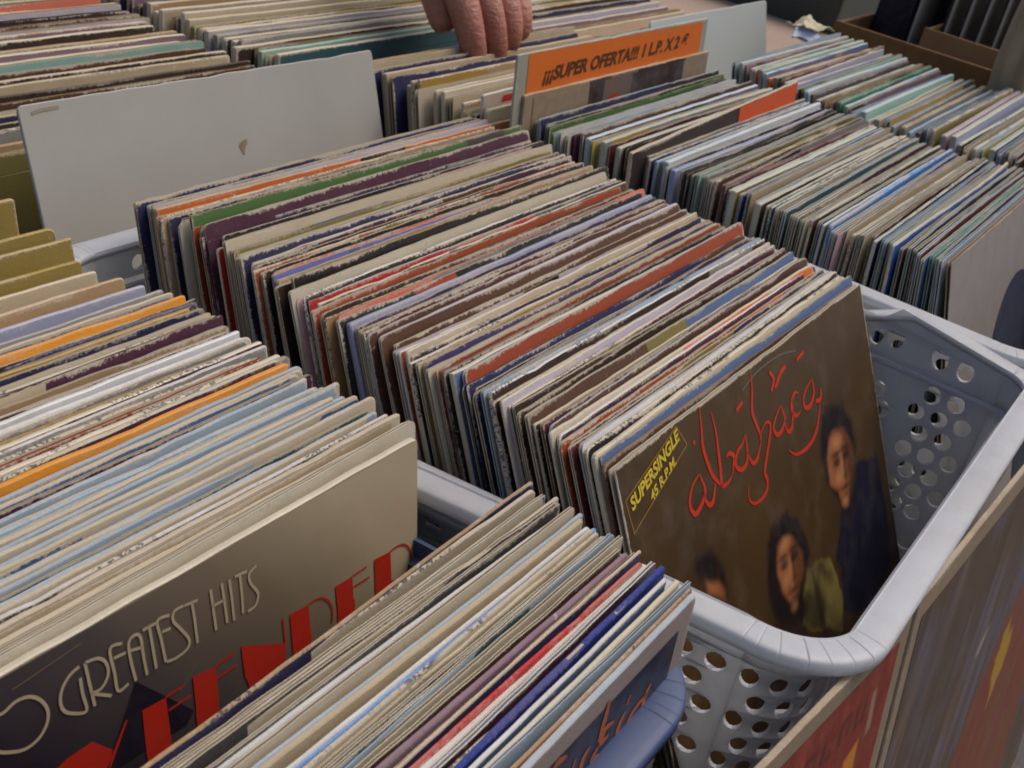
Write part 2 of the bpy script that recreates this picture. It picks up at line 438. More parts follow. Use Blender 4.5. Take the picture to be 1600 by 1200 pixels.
def picture(parent, x0, x1, y0, y1, step, fn, off, label=None, name="cover_picture"):
    global PAINT
    PAINT = PAINT or paint_mat()
    nx, ny = int((x1-x0)/step)+1, int((y1-y0)/step)+1
    xs = np.linspace(x0, x1, nx); ys = np.linspace(y0, y1, ny); X, Y = np.meshgrid(xs, ys)
    img = np.clip(fn(X, Y), .003, .85)
    co = np.stack([X/1000, np.full(X.shape, off), S-Y/1000], -1).reshape(-1, 3)
    idx = np.arange(nx*ny).reshape(ny, nx)
    q = np.stack([idx[:-1, :-1], idx[1:, :-1], idx[1:, 1:], idx[:-1, 1:]], -1).reshape(-1, 4)
    me = bpy.data.meshes.new(name); me.from_pydata(co.tolist(), [], q.tolist())
    at = me.color_attributes.new("Col", 'FLOAT_COLOR', 'POINT')
    at.data.foreach_set("color", np.concatenate([img.reshape(-1, 3), np.ones((nx*ny, 1))], 1).astype(np.float32).ravel())
    o = link(name, me, PAINT, parent)
    if label: o['label'] = label
    return o

# ================================================================ SETTING
def asphalt():
    m, n, b = new_mat("paving"); v = objvec(n)
    f = noise_(n, v, 40, 6, .7)
    n.links.new(mixc(n, ramp(n, f, .3, .7), (.05, .048, .045, 1), (.10, .095, .088, 1)), b.inputs['Base Color'])
    b.inputs['Roughness'].default_value = .9; return m
bm = bmesh.new(); bmesh.ops.create_grid(bm, x_segments=2, y_segments=2, size=60)
tag(bm_to("ground", bm, asphalt()), None, None, kind='structure')

def cloth_mat(name, a, b_, sc=300):
    m, n, b = new_mat(name); v = objvec(n)
    w1 = noise_(n, v, sc, 2); w2 = noise_(n, v, 5, 4)
    c = mixc(n, ramp(n, w2, .3, .7), a+(1,), b_+(1,))
    n.links.new(mixc(n, math_(n, 'MULTIPLY', w1, .3), c, (.05, .04, .035, 1)), b.inputs['Base Color'])
    b.inputs['Roughness'].default_value = .85
    return m
ZTAB = ZT-.345
def table(name, label, x0, x1, y0, y1, zt, mat, legmat):
    t = empty(name, ((x0+x1)/2, (y0+y1)/2, 0))
    def sub_(nm, bm, m): 
        for v in bm.verts: v.co -= Vector(t.location)
        return bm_to(nm, bm, m, t)
    bm = bmesh.new(); bx(bm, x0, x1, y0, y1, zt-.03, zt, .004); sub_("tabletop", bm, mat)
    for (x, y) in ((x0+.05, y0+.05), (x1-.05, y0+.05), (x0+.05, y1-.05), (x1-.05, y1-.05)):
        bm = bmesh.new(); bx(bm, x-.02, x+.02, y-.02, y+.02, 0, zt-.03, .003); sub_("leg", bm, legmat)
    tag(t, label, 'table'); return t
darkcloth = cloth_mat("brown_felt", (.05, .038, .03), (.075, .06, .05))
peach = cloth_mat("peach_oilcloth", lin((176, 150, 128)), lin((160, 140, 124)))
metal = plastic_mat("table_metal", (.25, .25, .26), .4)
table("stall_table", "dark covered stall table carrying the white baskets of records", -.35, 1.52, .002, 1.25, ZTAB, darkcloth, metal)
table("side_table", "peach coloured side table behind the far right records", 1.62, 2.9, .42, 1.5, ZT-.13, peach, metal)

# ================================================================ BASKETS
white_pl = plastic_mat("white_basket_plastic", (.78, .79, .80), .36, .2, .5)
grey_pl = plastic_mat("grey_blue_basket_plastic", (.045, .075, .17), .5, .2, .1)
bone_pl = plastic_mat("bone_basket_plastic", (.62, .62, .60), .36, .35, .3)

RD0, RD1 = .021, .0228      # the step in the basket wall, below the rim
def outline(x0, x1, y0, y1, r, seg=14, sh=0.0):
    """closed rounded outline, counter-clockwise from the front left; sh pulls the front left corner inwards along x"""
    rs = r if isinstance(r, tuple) else (r, r, r, r)
    c = [(x0+rs[0], y0+rs[0], math.pi, 0), (x1-rs[1], y0+rs[1], -math.pi/2, 1), (x1-rs[2], y1-rs[2], 0, 2), (x0+rs[3], y1-rs[3], math.pi/2, 3)]
    pts = []
    for q, (cx, cy, a0, k) in enumerate(c):
        r = rs[q]; r2 = rs[(q+1) % 4]
        for s in range(seg+1):
            a = a0+s/seg*math.pi/2
            pts.append((Vector((cx+r*math.cos(a), cy+r*math.sin(a), 0)), Vector((math.cos(a), math.sin(a), 0)), 'c', s))
        if q in (0, 2): L = (x1-x0-r-r2)
        else: L = (y1-y0-r-r2)
        a = a0+math.pi/2
        nrm = Vector((round(math.cos(a)), round(math.sin(a)), 0)); tg = Vector((-nrm.y, nrm.x, 0))
        base = pts[-1][0]
        for s in range(1, 12): pts.append((base+tg*L*s/12, nrm, 's', s))
    out = []
    for p, n_, k, s in pts:
        if sh:
            fx = max(0, 1-(p.x-x0)/(x1-x0)); fy = (y1-p.y)/(y1-y0)
            fy = min(1, max(0, (fy-.45)/.45)); p = p+Vector((sh*fx*fy, 0, 0))
        out.append((p, n_, k, s))
    return out

def panel(L, h, holes, hr, nseg=14, fine=False):
    """flat sheet L x h with round holes, centred on s, t from 0 down to -h"""
    cu = bpy.data.curves.new("panel", 'CURVE'); cu.dimensions = '2D'; cu.fill_mode = 'FRONT'
    def spl(pp):
        s = cu.splines.new('POLY'); s.points.add(len(pp)-1)
        for q, p in zip(s.points, pp): q.co = (p[0], p[1], 0, 1)
        s.use_cyclic_u = True
    ne = max(1, int(L/.004)) if fine else 1
    spl([(L*k/ne, 0) for k in range(ne)]+[(L, 0), (L, -h)]+[(L*(ne-k)/ne, -h) for k in range(1, ne)]+[(0, -h)])
    for hh in holes:
        s_, t_ = hh[0], hh[1]; r_ = hh[2] if len(hh) > 2 else hr
        if r_ < s_ < L-r_ and -h+r_ < t_ < -r_:
            spl([(s_+r_*math.cos(a*2*math.pi/nseg), t_+r_*math.sin(a*2*math.pi/nseg)) for a in range(nseg)])
    to = bpy.data.objects.new("panel", cu); COL.objects.link(to)
    dg = bpy.context.evaluated_depsgraph_get(); dg.update()
    me = bpy.data.meshes.new_from_object(to.evaluated_get(dg)); bpy.data.objects.remove(to); bpy.data.curves.remove(cu)
    vs_ = [tuple(v.co) for v in me.vertices]; fs = [tuple(p.vertices) for p in me.polygons]; bpy.data.meshes.remove(me)
    return vs_, fs

def hexholes(L, h, groups):
    out = []
    for (s0, s1, t0, t1) in groups:
        k = 0; t = t0
        while t > t1:
            s = s0 + (.0075 if k % 2 else 0)
            while s < s1: out.append((s, t)); s += .0152
            t -= .0126; k += 1
    return out

def basket(label, x0, x1, y0, y1, zr, zb, mat, r=.034, sh=0.0, lift=None, right_holes=None, ribs=True, group='plastic baskets full of records', rimw=.0140, simple=False):
    t = empty("laundry_basket", ((x0+x1)/2, (y0+y1)/2, zb)); T0 = Vector(t.location)
    O = outline(x0, x1, y0, y1, r, sh=sh); rs4 = r if isinstance(r, tuple) else (r, r, r, r)
    n = len(O)
    taper = .05
    # rim: rolled lip
    prof = [(-.0016, -.0040), (-.0012, -.0008), (-.0004, -.0001), (.0006, .0002), (rimw*.35, .0006), (rimw*.7, .0005), (rimw-.0012, .0001), (rimw-.0003, -.0006), (rimw+.0002, -.0022), (rimw, -.0062), (rimw-.0016, -.0066), (rimw-.0018, -.003), (.0015, -.003)]
    bm = bmesh.new(); rings = []
    RP = []
    for i, (p, nn, k, s) in enumerate(O):
        if ribs and k == 'c':
            tg = Vector((-nn.y, nn.x, 0)); w_ = .00035; jit = .0009*math.sin(i*7.7); p = p+tg*jit
            if s % 2 == 0 and s not in (0,): RP.append((p, nn, 0.0)); continue
            RP.append((p-tg*w_*2.2, nn, 0.0))
            RP += [(p-tg*w_, nn, 0.0), (p, nn, -.0007-.0003*math.sin(i*5.3)), (p+tg*w_, nn, 0.0), (p+tg*w_*2.2, nn, 0.0)]
        else: RP.append((p, nn, 0.0))
    for (p, nn, rib) in RP:
        dz = lift(p) if lift else 0
        ring = []
        for j, (o_, z_) in enumerate(prof):
            zz = z_ + (rib if 3 <= j <= 8 else 0)
            q = p+nn*o_; ring.append(bm.verts.new((q.x-T0.x, q.y-T0.y, zr+dz+zz-T0.z)))
        rings.append(ring)
    n_r = len(rings)
    m_ = len(prof)
    for i in range(n_r):
        A, B = rings[i], rings[(i+1) % n_r]
        for j in range(m_):
            bm.faces.new((A[j], A[(j+1) % m_], B[(j+1) % m_], B[j]))
    ro = bm_to("rim", bm, mat, t, smooth=True)
    # walls: four perforated panels and four corners, narrowing downwards
    H_ = zr-zb-.002
    def pos(i_pt, nn, tt):  # tt: depth below rim
        inset = taper*tt + (.0035 if tt > .022 else 0)
        return Vector((i_pt.x-nn.x*inset, i_pt.y-nn.y*inset, zr-tt))
    bm = bmesh.new()
    seg = 14
    idx = [k for k in range(n)]
    starts = [0, (seg+1+11), 2*(seg+1+11), 3*(seg+1+11)]
    def V(q, dz=0.0): return bm.verts.new((q.x-T0.x, q.y-T0.y, q.z+dz-T0.z))
    
    for c in range(4):
        # corner, unrolled and bent round
        P0_, N0_ = O[starts[c]][0], O[starts[c]][1]; P1_, N1_ = O[starts[c]+seg][0], O[starts[c]+seg][1]
        rr = rs4[c]; La = rr*math.pi/2
        def cpos(s_, l):
            u_ = min(.99999, max(0, s_/La))*seg; k_ = int(u_); fr_ = u_-k_
            A_, B_ = O[starts[c]+k_], O[starts[c]+k_+1]
            return pos(A_[0].lerp(B_[0], fr_), A_[1].lerp(B_[1], fr_).normalized(), l)
        ch = [] if (simple or rr < .02) else hexholes(La, H_, [(.0055, La-.003, -.031, -.088)])
        lv = [0, .005, .010, .015, RD0]; cols = []
        for s in range(seg+1):
            p, nn, _, _ = O[starts[c]+s]
            cols.append([V(pos(p, nn, l), (lift(p) if lift else 0)*max(0, 1-l/.03)) for l in lv])
        for a in range(seg):
            for b_ in range(len(lv)-1): bm.faces.new((cols[a][b_], cols[a][b_+1], cols[a+1][b_+1], cols[a+1][b_])).smooth = True
        for (hs, top, ht) in (([(h[0], h[1]+RD1) for h in ch], RD1, H_-RD1),):
            vv, ff = panel(La, ht, hs, .0049, fine=True)
            vm = []
            for (s_, t_, _) in vv:
                l = top-t_; q = cpos(s_, l)
                vm.append(V(q, (lift(q) if lift else 0)*max(0, 1-l/.03)))
            for f in ff:
                try: bm.faces.new([vm[k] for k in f])
                except ValueError: pass
        for a in range(seg):
            pp = [O[starts[c]+a], O[starts[c]+a+1]]
            bm.faces.new((V(pos(pp[0][0], pp[0][1], RD0)), V(pos(pp[0][0], pp[0][1], RD1)), V(pos(pp[1][0], pp[1][1], RD1)), V(pos(pp[1][0], pp[1][1], RD0))))
        # side panels between corner c and c+1
        pA, nA, _, _ = O[starts[c]+seg]; pB = O[starts[(c+1) % 4]][0]
        L = (pB-pA).length; tg = (pB-pA).normalized()
        nst = max(2, int(L/.02))
        def sp_(s_):
            u_ = min(.99999, max(0, s_/L))*12; k_ = int(u_); i0 = starts[c]+seg+k_
            return O[i0][0].lerp(O[(i0+1) % n][0], u_-k_)
        holes = []
        if c == 1 and right_holes: holes = [(s_-0, t_) for (s_, t_) in [((Vector((0, yy, 0)).y-pA.y), zz) for yy, zz in right_holes]]
        if not simple:
            g = []
            if c == 1 and right_holes:
                g = hexholes(L, H_, [(.105, L-.02, -.034, -.13)])
            else:
                g = hexholes(L, H_, [(.010, L*.31, -.031, -.088), (L*.35, L*.65, -.031, -.088), (L*.68, L-.006, -.031, -.088), (.014, L*.45, -.11, -.15), (L*.55, L-.012, -.11, -.15)])
                g += [(s_, -.0125) for s_ in (.03, L*.3, L*.7, L-.03)]
            holes += g
        up = [h for h in holes if h[1] > -.0155]; lo = [(h[0], h[1]+RD1) for h in holes if h[1] < -.0278]
        # keep holes apart
        def sep(hs, d):
            o_ = []
            for h in hs:
                if all((h[0]-q[0])**2+(h[1]-q[1])**2 > d*d for q in o_): o_.append(h)
            return o_
        for (hs, top, ht) in ((sep(up, .012), 0.0, RD0), (sep(lo, .0112), RD1, H_-RD1)):
            vv, ff = panel(L, ht, hs, .0056 if (c == 1 and right_holes) else .0049, fine=True)
            vm = []
            for (s_, t_, _) in vv:
                p = sp_(s_); l = top-t_
                vm.append(V(pos(p, nA, l), (lift(p) if lift else 0)*max(0, 1-l/.03)))
            for f in ff:
                try: bm.faces.new([vm[k] for k in f])
                except ValueError: pass
        a0 = [V(pos(sp_(L*k/nst), nA, RD0)) for k in range(nst+1)]; b0 = [V(pos(sp_(L*k/nst), nA, RD1)) for k in range(nst+1)]
        for k in range(nst): bm.faces.new((a0[k], b0[k], b0[k+1], a0[k+1]))
    wo_ = bm_to("basket_wall", bm, mat, t)
    sm = wo_.modifiers.new("thick", 'SOLIDIFY'); sm.thickness = .0022; sm.offset = 0
    # floor
    bm = bmesh.new()
    f = bm.faces.new([bm.verts.new((pos(p, nn, H_-.001).x-T0.x, pos(p, nn, H_-.001).y-T0.y, .004)) for p, nn, _, _ in O])
    e = bmesh.ops.extrude_face_region(bm, geom=[f])
    for v in e['geom']:
        if isinstance(v, bmesh.types.BMVert): v.co.z -= .003
    bm_to("basket_floor", bm, mat, t)
    tag(t, label, 'basket', group)
    return t

RH = [(y/1000+.004, (z/1000+.03 if z < -50 else -.0125)) for y, z in [(125.8,-36.6),(138.6,-49.3),(95.8,-33.9),(78.8,-33.2),(123.6,-69.8),(117.1,-81.4),(129.6,-81.5),(122.2,-92.2),(115.1,-103.8),(91.0,-60.3),(75.6,-59.4),(96.4,-73.6),(81.5,-72.6),(66.7,-71.2),(89.2,-86.5),(74.0,-85.2),(94.5,-100.0),(80.0,-98.9),(64.9,-97.3),(87.5,-112.9),(72.6,-111.4),(93.0,-126.4),(78.0,-124.8),(63.4,-123.1),(86.7,-137.6),(73.5,-138.6),(83.6,-161.3),(69.9,-160.6),(75.4,-174.0)]]
def lift_main(p):
    if p.x < .6: return 0
    y = p.y
    if y > .146: return 0
    if y > .132: return .015*(1-(y-.132)/.014)
    return max(0, .015*(1-(.132-y)/.10))*(1 if p.x > .7 else (p.x-.6)/.1)
basket("white basket holding the middle records and the brown cover in front", .377, .752, .046, .474, ZT-.03, ZTAB, white_pl, r=(.034, .014, .03, .03), sh=.03, lift=lift_main, right_holes=RH)
basket("grey-blue basket holding the left and the bottom front records", -.03, .362, .093, .50, ZT-.034, ZTAB, grey_pl, r=.028, lift=lambda p: -.028*min(1, max(0, (p.y-.15)/.05)))
basket("white basket of the right row with its rim touching the middle basket", .779, 1.150, .044, .475, ZT-.022, ZTAB, white_pl, r=.03)
basket("basket under the records just behind the orange offer card", .722, 1.10, .485, .615, ZT-.06, ZTAB, bone_pl, r=.03, simple=True)
basket("far basket at the top centre of the photo under the hand", .70, 1.09, .635, .93, ZT-.06, ZTAB, bone_pl, r=.03, simple=True)
basket("far left basket behind the blank white card", .372, .70, .53, .93, ZT-.09, ZTAB, bone_pl, r=.03, simple=True)
basket("basket of the outermost right row of records", 1.165, 1.475, .03, .475, ZT-.06, ZTAB, bone_pl, r=.03, simple=True)
basket("basket behind the grey blank card in the outermost row", 1.135, 1.475, .585, .90, ZT-.09, ZTAB, bone_pl, r=.03, simple=True)

# ================================================================ RECORDS
GA = 'record sleeves packed upright in the baskets'
B_TOK = ("black:yellow/navy/tan cream navy tan lilac orange* tan# navy cream green green^ cream plum^ purple plum cream pink- red- cream olive- "
 "cream ivory cream navy brown darkbrown cream# black salmon- periwinkle tan darkbrown:darkbrown/brown brown:darkbrown/tan/black black^ mauve pink red:red/darkgrey cream darkbrown salmon:salmon/grey/salmon black silver=* purple olive brown "
 "lilac=* white lilac cream darkbrown# purple cream ivory steel* rust yellow:yellow/tan/yellow navy purple:navy/purple paleblue ivory# lilac plum# darkbrown cream "
 "brown:brown/olive/steel plum cream salmon:cream/salmon/orange orange:rust/orange/maroon maroon white ivory=* steel-").split()
row(B_TOK, .467, .1635, [(.15, .409), (.21, .414), (.33, .414), (.41, .427), (.47, .424)], [(.158, 28), (.26, 25.5), (.33, 23), (.47, 16.5)],
    'of the middle basket', GA, 11, xj=.0028, first=2, dense=.24, swap=.6)
# brown cover at the front of the middle basket
AL_X, AL_Y, AL_L = .409, .158, 28
rng = random.Random(3)
me = sleeve_mesh(rng, .3125, .0032, lin((78, 48, 16)), LP['ivory'], False, flat=True, worn=.75, back=LP['cream'])
alb = place_sleeve(link("record_sleeve", me, None), AL_X, AL_Y+.0005, 0, AL_L)
tag(alb, "brown cover with red script and three long-haired men, front of the middle basket", 'record')
F0 = -.0016
red_ink = ink("red_ink", lin((184, 46, 20)), .45, .1); yel_ink = ink("yellow_ink", lin((196, 170, 44)), .5, .1)
hair = ink("print_dark_hair", lin((26, 15, 12)), .5, .2, 400); skin_p = painted("print_skin", [(84, 42, 20), (150, 88, 48), (176, 116, 70), (120, 66, 34)], (1, 1, 1), 70); skin_d = ink("print_skin_dark", lin((88, 44, 22)), .5, .4, 160)
jack1 = ink("print_navy_jacket", lin((24, 22, 50)), .5, .5, 60); jack2 = ink("print_olive_jacket", lin((124, 112, 54)), .5, .5, 60)
ALB_S=[[[69.6,29.8],[62.5,31.4],[57.8,35.4],[56.0,39.9],[58.8,44.8],[63.7,44.6],[69.7,41.9],[72.9,37.9],[70.9,32.6],[69.6,29.8]],[[71.5,37.3],[71.5,43.4],[74.3,46.8],[78.7,46.4],[82.2,41.7],[83.3,39.1]],[[81.4,-0.0],[79.7,10.5],[78.0,18.8],[79.9,28.6],[82.9,35.8],[88.1,41.8],[91.5,44.3]],[[92.0,6.7],[93.2,18.5],[92.2,27.3],[91.4,34.6],[90.1,43.4],[97.7,44.1],[102.9,42.3]],[[99.0,32.1],[103.4,31.9],[107.5,35.1],[105.3,38.5],[102.9,42.3]],[[123.5,29.6],[118.6,32.5],[111.4,34.5],[107.6,39.4],[112.1,43.9],[118.7,43.7],[122.2,39.5],[123.1,32.7],[123.5,29.6]],[[122.5,38.8],[124.4,43.5],[127.1,46.2],[132.1,45.7],[134.9,43.5],[139.4,39.5]],[[141.1,2.3],[139.3,11.3],[135.4,21.1],[137.3,28.2],[140.0,35.7],[139.2,40.2]],[[140.0,35.7],[147.2,32.6],[152.0,33.1],[153.6,36.5],[149.2,42.3],[143.7,48.5],[137.9,55.4],[139.5,60.1],[137.0,64.9],[129.4,66.7],[120.3,65.4],[115.5,60.9],[117.2,54.4]],[[169.4,30.5],[161.9,33.7],[156.8,38.5],[160.1,43.1],[166.4,42.8],[172.2,39.0],[171.2,33.6],[169.4,30.5]],[[172.2,39.0],[172.2,44.1],[175.3,46.9],[180.3,45.3],[184.2,37.3],[185.8,31.9]],[[194.6,31.9],[191.0,29.8],[185.8,31.9],[182.7,36.8],[185.3,41.1],[190.2,42.4],[194.2,40.8]],[[215.5,30.6],[206.5,32.9],[200.3,36.9],[200.6,41.7],[205.6,43.5],[212.0,41.7],[216.0,37.8],[215.9,32.5],[215.5,30.6]],[[226.0,39.4],[223.7,44.8],[216.0,43.5]],[[222.3,45.3],[218.7,51.2],[212.0,58.6],[203.4,62.5],[191.6,63.4],[179.1,61.3],[170.6,55.8]],[[69.9,12.8],[70.9,15.1]],[[126.4,13.2],[118.3,15.1]],[[162.7,9.2],[166.6,14.6],[161.5,19.5]],[[184.0,12.7],[176.0,14.3],[166.6,19.5]],[[210.3,12.8],[199.6,14.2]]]
ALB_P=[[[243.2,53.7],[228.5,51.5],[220.0,58.4],[212.8,75.6],[215.3,92.3],[229.5,109.8],[243.9,114.3],[261.6,97.3],[265.8,82.4],[261.7,67.5],[254.9,59.2]],[[235.1,68.2],[253.0,73.2],[261.8,86.9],[261.6,97.3],[248.9,107.4],[241.1,116.1],[232.4,112.5],[228.8,102.1],[219.7,95.5],[220.5,79.9],[226.3,70.7]],[[262.2,96.0],[282.2,105.3],[298.1,105.2],[300.4,137.8],[297.8,177.2],[275.6,184.6],[232.0,182.1],[208.1,170.0],[217.6,147.6],[211.4,138.7],[232.4,112.5],[245.7,115.0],[257.2,107.7]],[[156.1,84.5],[140.4,83.1],[129.1,91.3],[120.5,108.5],[120.3,124.3],[128.2,136.4],[153.2,149.3],[167.2,123.9],[177.6,120.3],[175.6,108.1],[168.6,95.3]],[[147.7,97.0],[159.4,100.9],[167.7,114.3],[164.3,126.7],[152.7,133.7],[141.9,131.1],[135.6,122.5],[133.4,111.9],[135.7,102.3]],[[171.7,126.0],[190.5,129.0],[203.7,133.7],[209.9,146.9],[211.3,162.6],[204.5,178.7],[152.2,151.6],[162.4,135.6]],[[63.8,66.1],[54.2,64.6],[50.1,68.6],[56.6,77.7],[75.9,95.7],[78.8,92.1],[76.4,81.1],[71.7,72.7]],[[58.7,78.8],[69.8,84.1],[76.1,92.1],[73.2,95.7],[58.9,84.9]]]
GH_S=[[[110.4,18.5],[111.2,13.6],[114.4,12.4],[116.9,12.4],[120.9,11.2],[125.2,12.2],[128.6,15.4],[130.6,20.0],[130.0,24.5],[126.8,28.0],[122.1,29.0],[117.2,27.1],[112.7,23.7],[110.4,18.5]],[[143.3,12.2],[139.7,13.2],[136.6,16.1],[135.3,20.2],[136.1,24.2],[139.2,27.2],[143.9,29.2],[143.3,22.4],[143.1,16.3]],[[145.4,12.1],[146.1,19.9],[147.1,29.4]],[[145.4,12.1],[150.2,13.2],[153.0,16.6],[153.2,21.3],[150.2,24.5],[146.3,24.2]],[[147.3,24.9],[150.6,27.3],[153.6,29.5]],[[160.5,29.0],[156.3,29.3],[155.7,22.1],[155.0,12.5],[159.7,13.0]],[[156.0,16.6],[160.7,17.2]],[[163.5,29.7],[162.4,21.8],[162.2,14.4],[165.0,12.8],[167.0,15.0],[167.4,22.5],[168.1,30.2]],[[162.6,17.5],[167.4,18.9]],[[168.1,12.8],[173.9,13.1]],[[170.8,12.8],[171.4,21.2],[172.0,30.0]],[[179.4,13.2],[174.3,12.6],[175.1,20.3],[176.1,29.8]],[[175.7,17.7],[179.3,18.3]],[[185.5,12.8],[181.5,12.8],[180.7,16.1],[183.9,21.5],[186.7,26.9],[185.5,30.0],[180.5,30.8],[176.5,29.9]],[[185.9,13.0],[191.7,13.9]],[[189.2,13.7],[189.8,21.0],[190.2,30.3]],[[197.7,12.9],[198.3,21.2],[198.9,29.9]],[[202.9,13.0],[203.6,20.9],[204.2,29.7]],[[197.7,19.7],[203.5,20.1]],[[206.5,13.3],[207.1,22.0],[207.5,30.7]],[[209.1,13.5],[215.0,14.2]],[[211.5,14.3],[211.9,21.4],[211.9,30.0]],[[219.6,14.2],[216.0,15.8],[216.4,19.9],[219.7,25.9],[218.0,30.1],[214.2,30.5]]]
GH_T=[[[120.3,6.8],[144.9,4.7]],[[197.4,31.4],[191.8,35.9],[186.2,40.4],[180.7,44.8]]]
GH_R=[[[144.5,41.5],[151.6,49.6],[149.3,56.4],[130.1,43.0],[134.5,41.7]],[[158.6,42.2],[157.8,41.9],[148.2,55.7],[149.6,56.6]],[[164.7,42.4],[174.7,43.3],[175.2,58.4],[164.6,57.7]],[[186.9,42.3],[197.2,44.1],[197.8,57.7],[187.2,57.5]],[[209.9,42.8],[232.4,54.5],[232.5,58.9],[218.5,57.6],[210.9,57.8]]]
GH_R2=[[[235.3,43.4],[245.6,44.3],[246.3,59.2],[236.0,58.4]],[[261.2,44.3],[271.2,44.9],[272.0,60.9],[262.3,59.9]],[[285.1,44.0],[295.5,45.1],[296.2,59.5],[285.7,60.5]]]
GH_L=[[[174.7,43.3],[183.0,43.4]],[[175.3,49.1],[185.4,49.2]],[[197.2,44.1],[206.7,43.7]],[[197.2,49.3],[207.6,49.5]]]
GH_L2=[[[231.6,42.9],[232.4,54.5]],[[245.6,44.3],[251.1,44.7],[255.0,46.7],[258.1,50.9],[259.2,55.3],[258.6,59.5]],[[271.2,44.9],[280.3,44.9]],[[271.9,50.1],[281.9,50.6]],[[295.5,45.1],[301.0,45.1],[305.7,47.0],[309.0,51.6],[309.0,57.1],[305.6,60.9],[300.9,61.6],[296.2,59.9]]]
GH_B=[[[163.4,30.0],[186.4,56.2],[182.6,60.1],[152.1,58.3],[148.6,55.9]]]
EF_P=[[[303.7,10.9],[302.0,39.5],[289.1,43.2],[246.2,54.5],[195.2,13.6],[203.3,4.2]]]
EF_S=[[[286.4,24.3],[283.6,29.7],[284.3,37.4]],[[285.0,28.2],[277.6,29.2],[272.9,32.0],[274.1,37.7],[280.9,35.1]],[[268.4,17.8],[267.0,21.5]],[[267.2,24.6],[264.3,29.0],[264.4,34.5]],[[258.5,23.2],[251.8,22.0],[251.6,27.6],[256.5,27.6]],[[250.3,8.0],[249.7,16.0],[248.7,25.5]],[[242.1,22.5],[238.4,25.5],[238.1,32.1]],[[249.5,27.8],[246.3,31.4],[251.4,33.3]],[[224.2,13.9],[217.5,12.2],[215.8,16.9]],[[231.9,20.7],[230.5,26.4]]]

bm = bmesh.new()
for s in ALB_S:
    short = len(s) <= 3
    ribbon(bm, s, 2.3 if not short else 3.0, F0-.0004, 0, True, (.30, 1.15) if not short else (.7, .9))
decal("lettering", bm, [red_ink], alb, "red brush script reading albahaca")
def alb_pic(X, Y):
    n1 = fnoise(X, Y, 1/22, 1); n2 = fnoise(X, Y, 1/5, 2); n3 = fnoise(X, Y, 1/60, 9)
    base = np.array(lin((80, 56, 20))); img = np.ones(X.shape+(3,))*base
    img = img*(.50+.45*n3)[..., None]
    img = img*(1-.55*np.clip((Y-150)/70, 0, 1))[..., None]      # darker towards the foot of the cover
    wob = (fnoise(X, Y, 1/9, 4)-.5)*5; XX = X+wob; YY = Y+(fnoise(X, Y, 1/8, 5)-.5)*5
    navy = np.array(lin((18, 16, 40))); img = lay(img, pmask(XX, YY, ALB_P[2], 3), navy)
    img = lay(img, pmask(XX, YY, ALB_P[2], 3)*np.clip((n1-.5)*3, 0, 1)*.5, lin((34, 34, 66)))
    ol = pmask(XX, YY, ALB_P[5], 3); img = lay(img, ol, lin((132, 120, 58))); img = lay(img, ol*np.clip((n1-.45)*4, 0, 1), lin((66, 56, 26)))
    img = lay(img, pmask(X, Y, [(176, 128), (181, 142), (184, 176), (178, 176), (174, 146)], 2.5)*.8, lin((44, 36, 20)))
    img = lay(img, pmask(XX, YY, [(120, 132), (160, 140), (150, 185), (60, 185), (84, 150)], 8)*.85, lin((40, 24, 16)))
    for k in (0, 3, 6):
        hm = pmask(XX, YY, ALB_P[k], 5); img = lay(img, hm, lin((20, 10, 8))); img = lay(img, hm*np.clip((n2-.6)*5, 0, 1)*.5, lin((52, 28, 18)))
    for k, (cx, cy, s_, al) in {1: (242, 90, 1.0, .12), 4: (151, 113, .95, .10), 7: (68, 90, .8, 0)}.items():
        fm = pmask(XX*.5+X*.5, YY*.5+Y*.5, ALB_P[k], 4)
        sk = np.ones(X.shape+(3,))*np.array(lin((150, 90, 50)))
        sk = sk*(.62+.75*fnoise(X, Y, 1/11, 12+k))[..., None]
        side = np.clip((X-cx)/(16*s_)+.35, 0, 1); sk = sk*(1-.62*side)[..., None]
        img = img*(1-fm[..., None])+sk*fm[..., None]
        if k == 7: continue
        dk = lin((30, 14, 10))
        for (dx, dy, rx, ry, st) in ((-8, -3, 5.5, 2.6, .8), (6, -2, 5.5, 2.6, .85), (-8, -7.5, 6.5, 1.5, .8), (7, -6.5, 6.5, 1.5, .8), (1.5, 9, 3.4, 2.0, .55), (-1, 15, 8, 1.7, .75), (-1, 19.5, 5, 1.3, .45), (3, 3, 1.8, 7, .45), (0, 30, 13, 6, .6)):
            img = lay(img, ell(X, Y, cx+dx*s_, cy+dy*s_, rx*s_, ry*s_, 2.2, al)*st, dk)
        for (dx, dy, rx, ry) in ((-2, 3, 2.2, 7), (-9, 6, 4.5, 4), (-4, -14, 8, 3.5), (-4, 24, 4, 2.5)):
            img = lay(img, ell(X, Y, cx+dx*s_, cy+dy*s_, rx*s_, ry*s_, 4, al)*.45, lin((206, 146, 96)))
    return img
picture(alb, 1.0, 311.2, 1.0, 215, 1.15, alb_pic, F0-.00012, "printed photo of three men with long dark hair on a brown ground")
bm = bmesh.new()
for a, b_ in (((3.2, 15.2), (56.6, -.4)), ((56.6, .4), (63.4, 12.3)), ((63.4, 12.3), (4.5, 31)), ((3.2, 15.2), (5.0, 31))):
    a = (a[0], max(a[1], 1.2)); b_ = (b_[0], max(b_[1], 1.2)); ribbon(bm, [a, b_], .5, F0-.0004, 0, False)
fr = decal("stamp_frame", bm, [ink("stamp_line", lin((150, 118, 40)), .5, .2)], alb)
text_mesh("stamp_lettering", "SUPERSINGLE", yel_ink, alb, 7.0, 21.5, 58.5, 7.2, 5.6, F0-.0005, bold=.035, slant=.2)
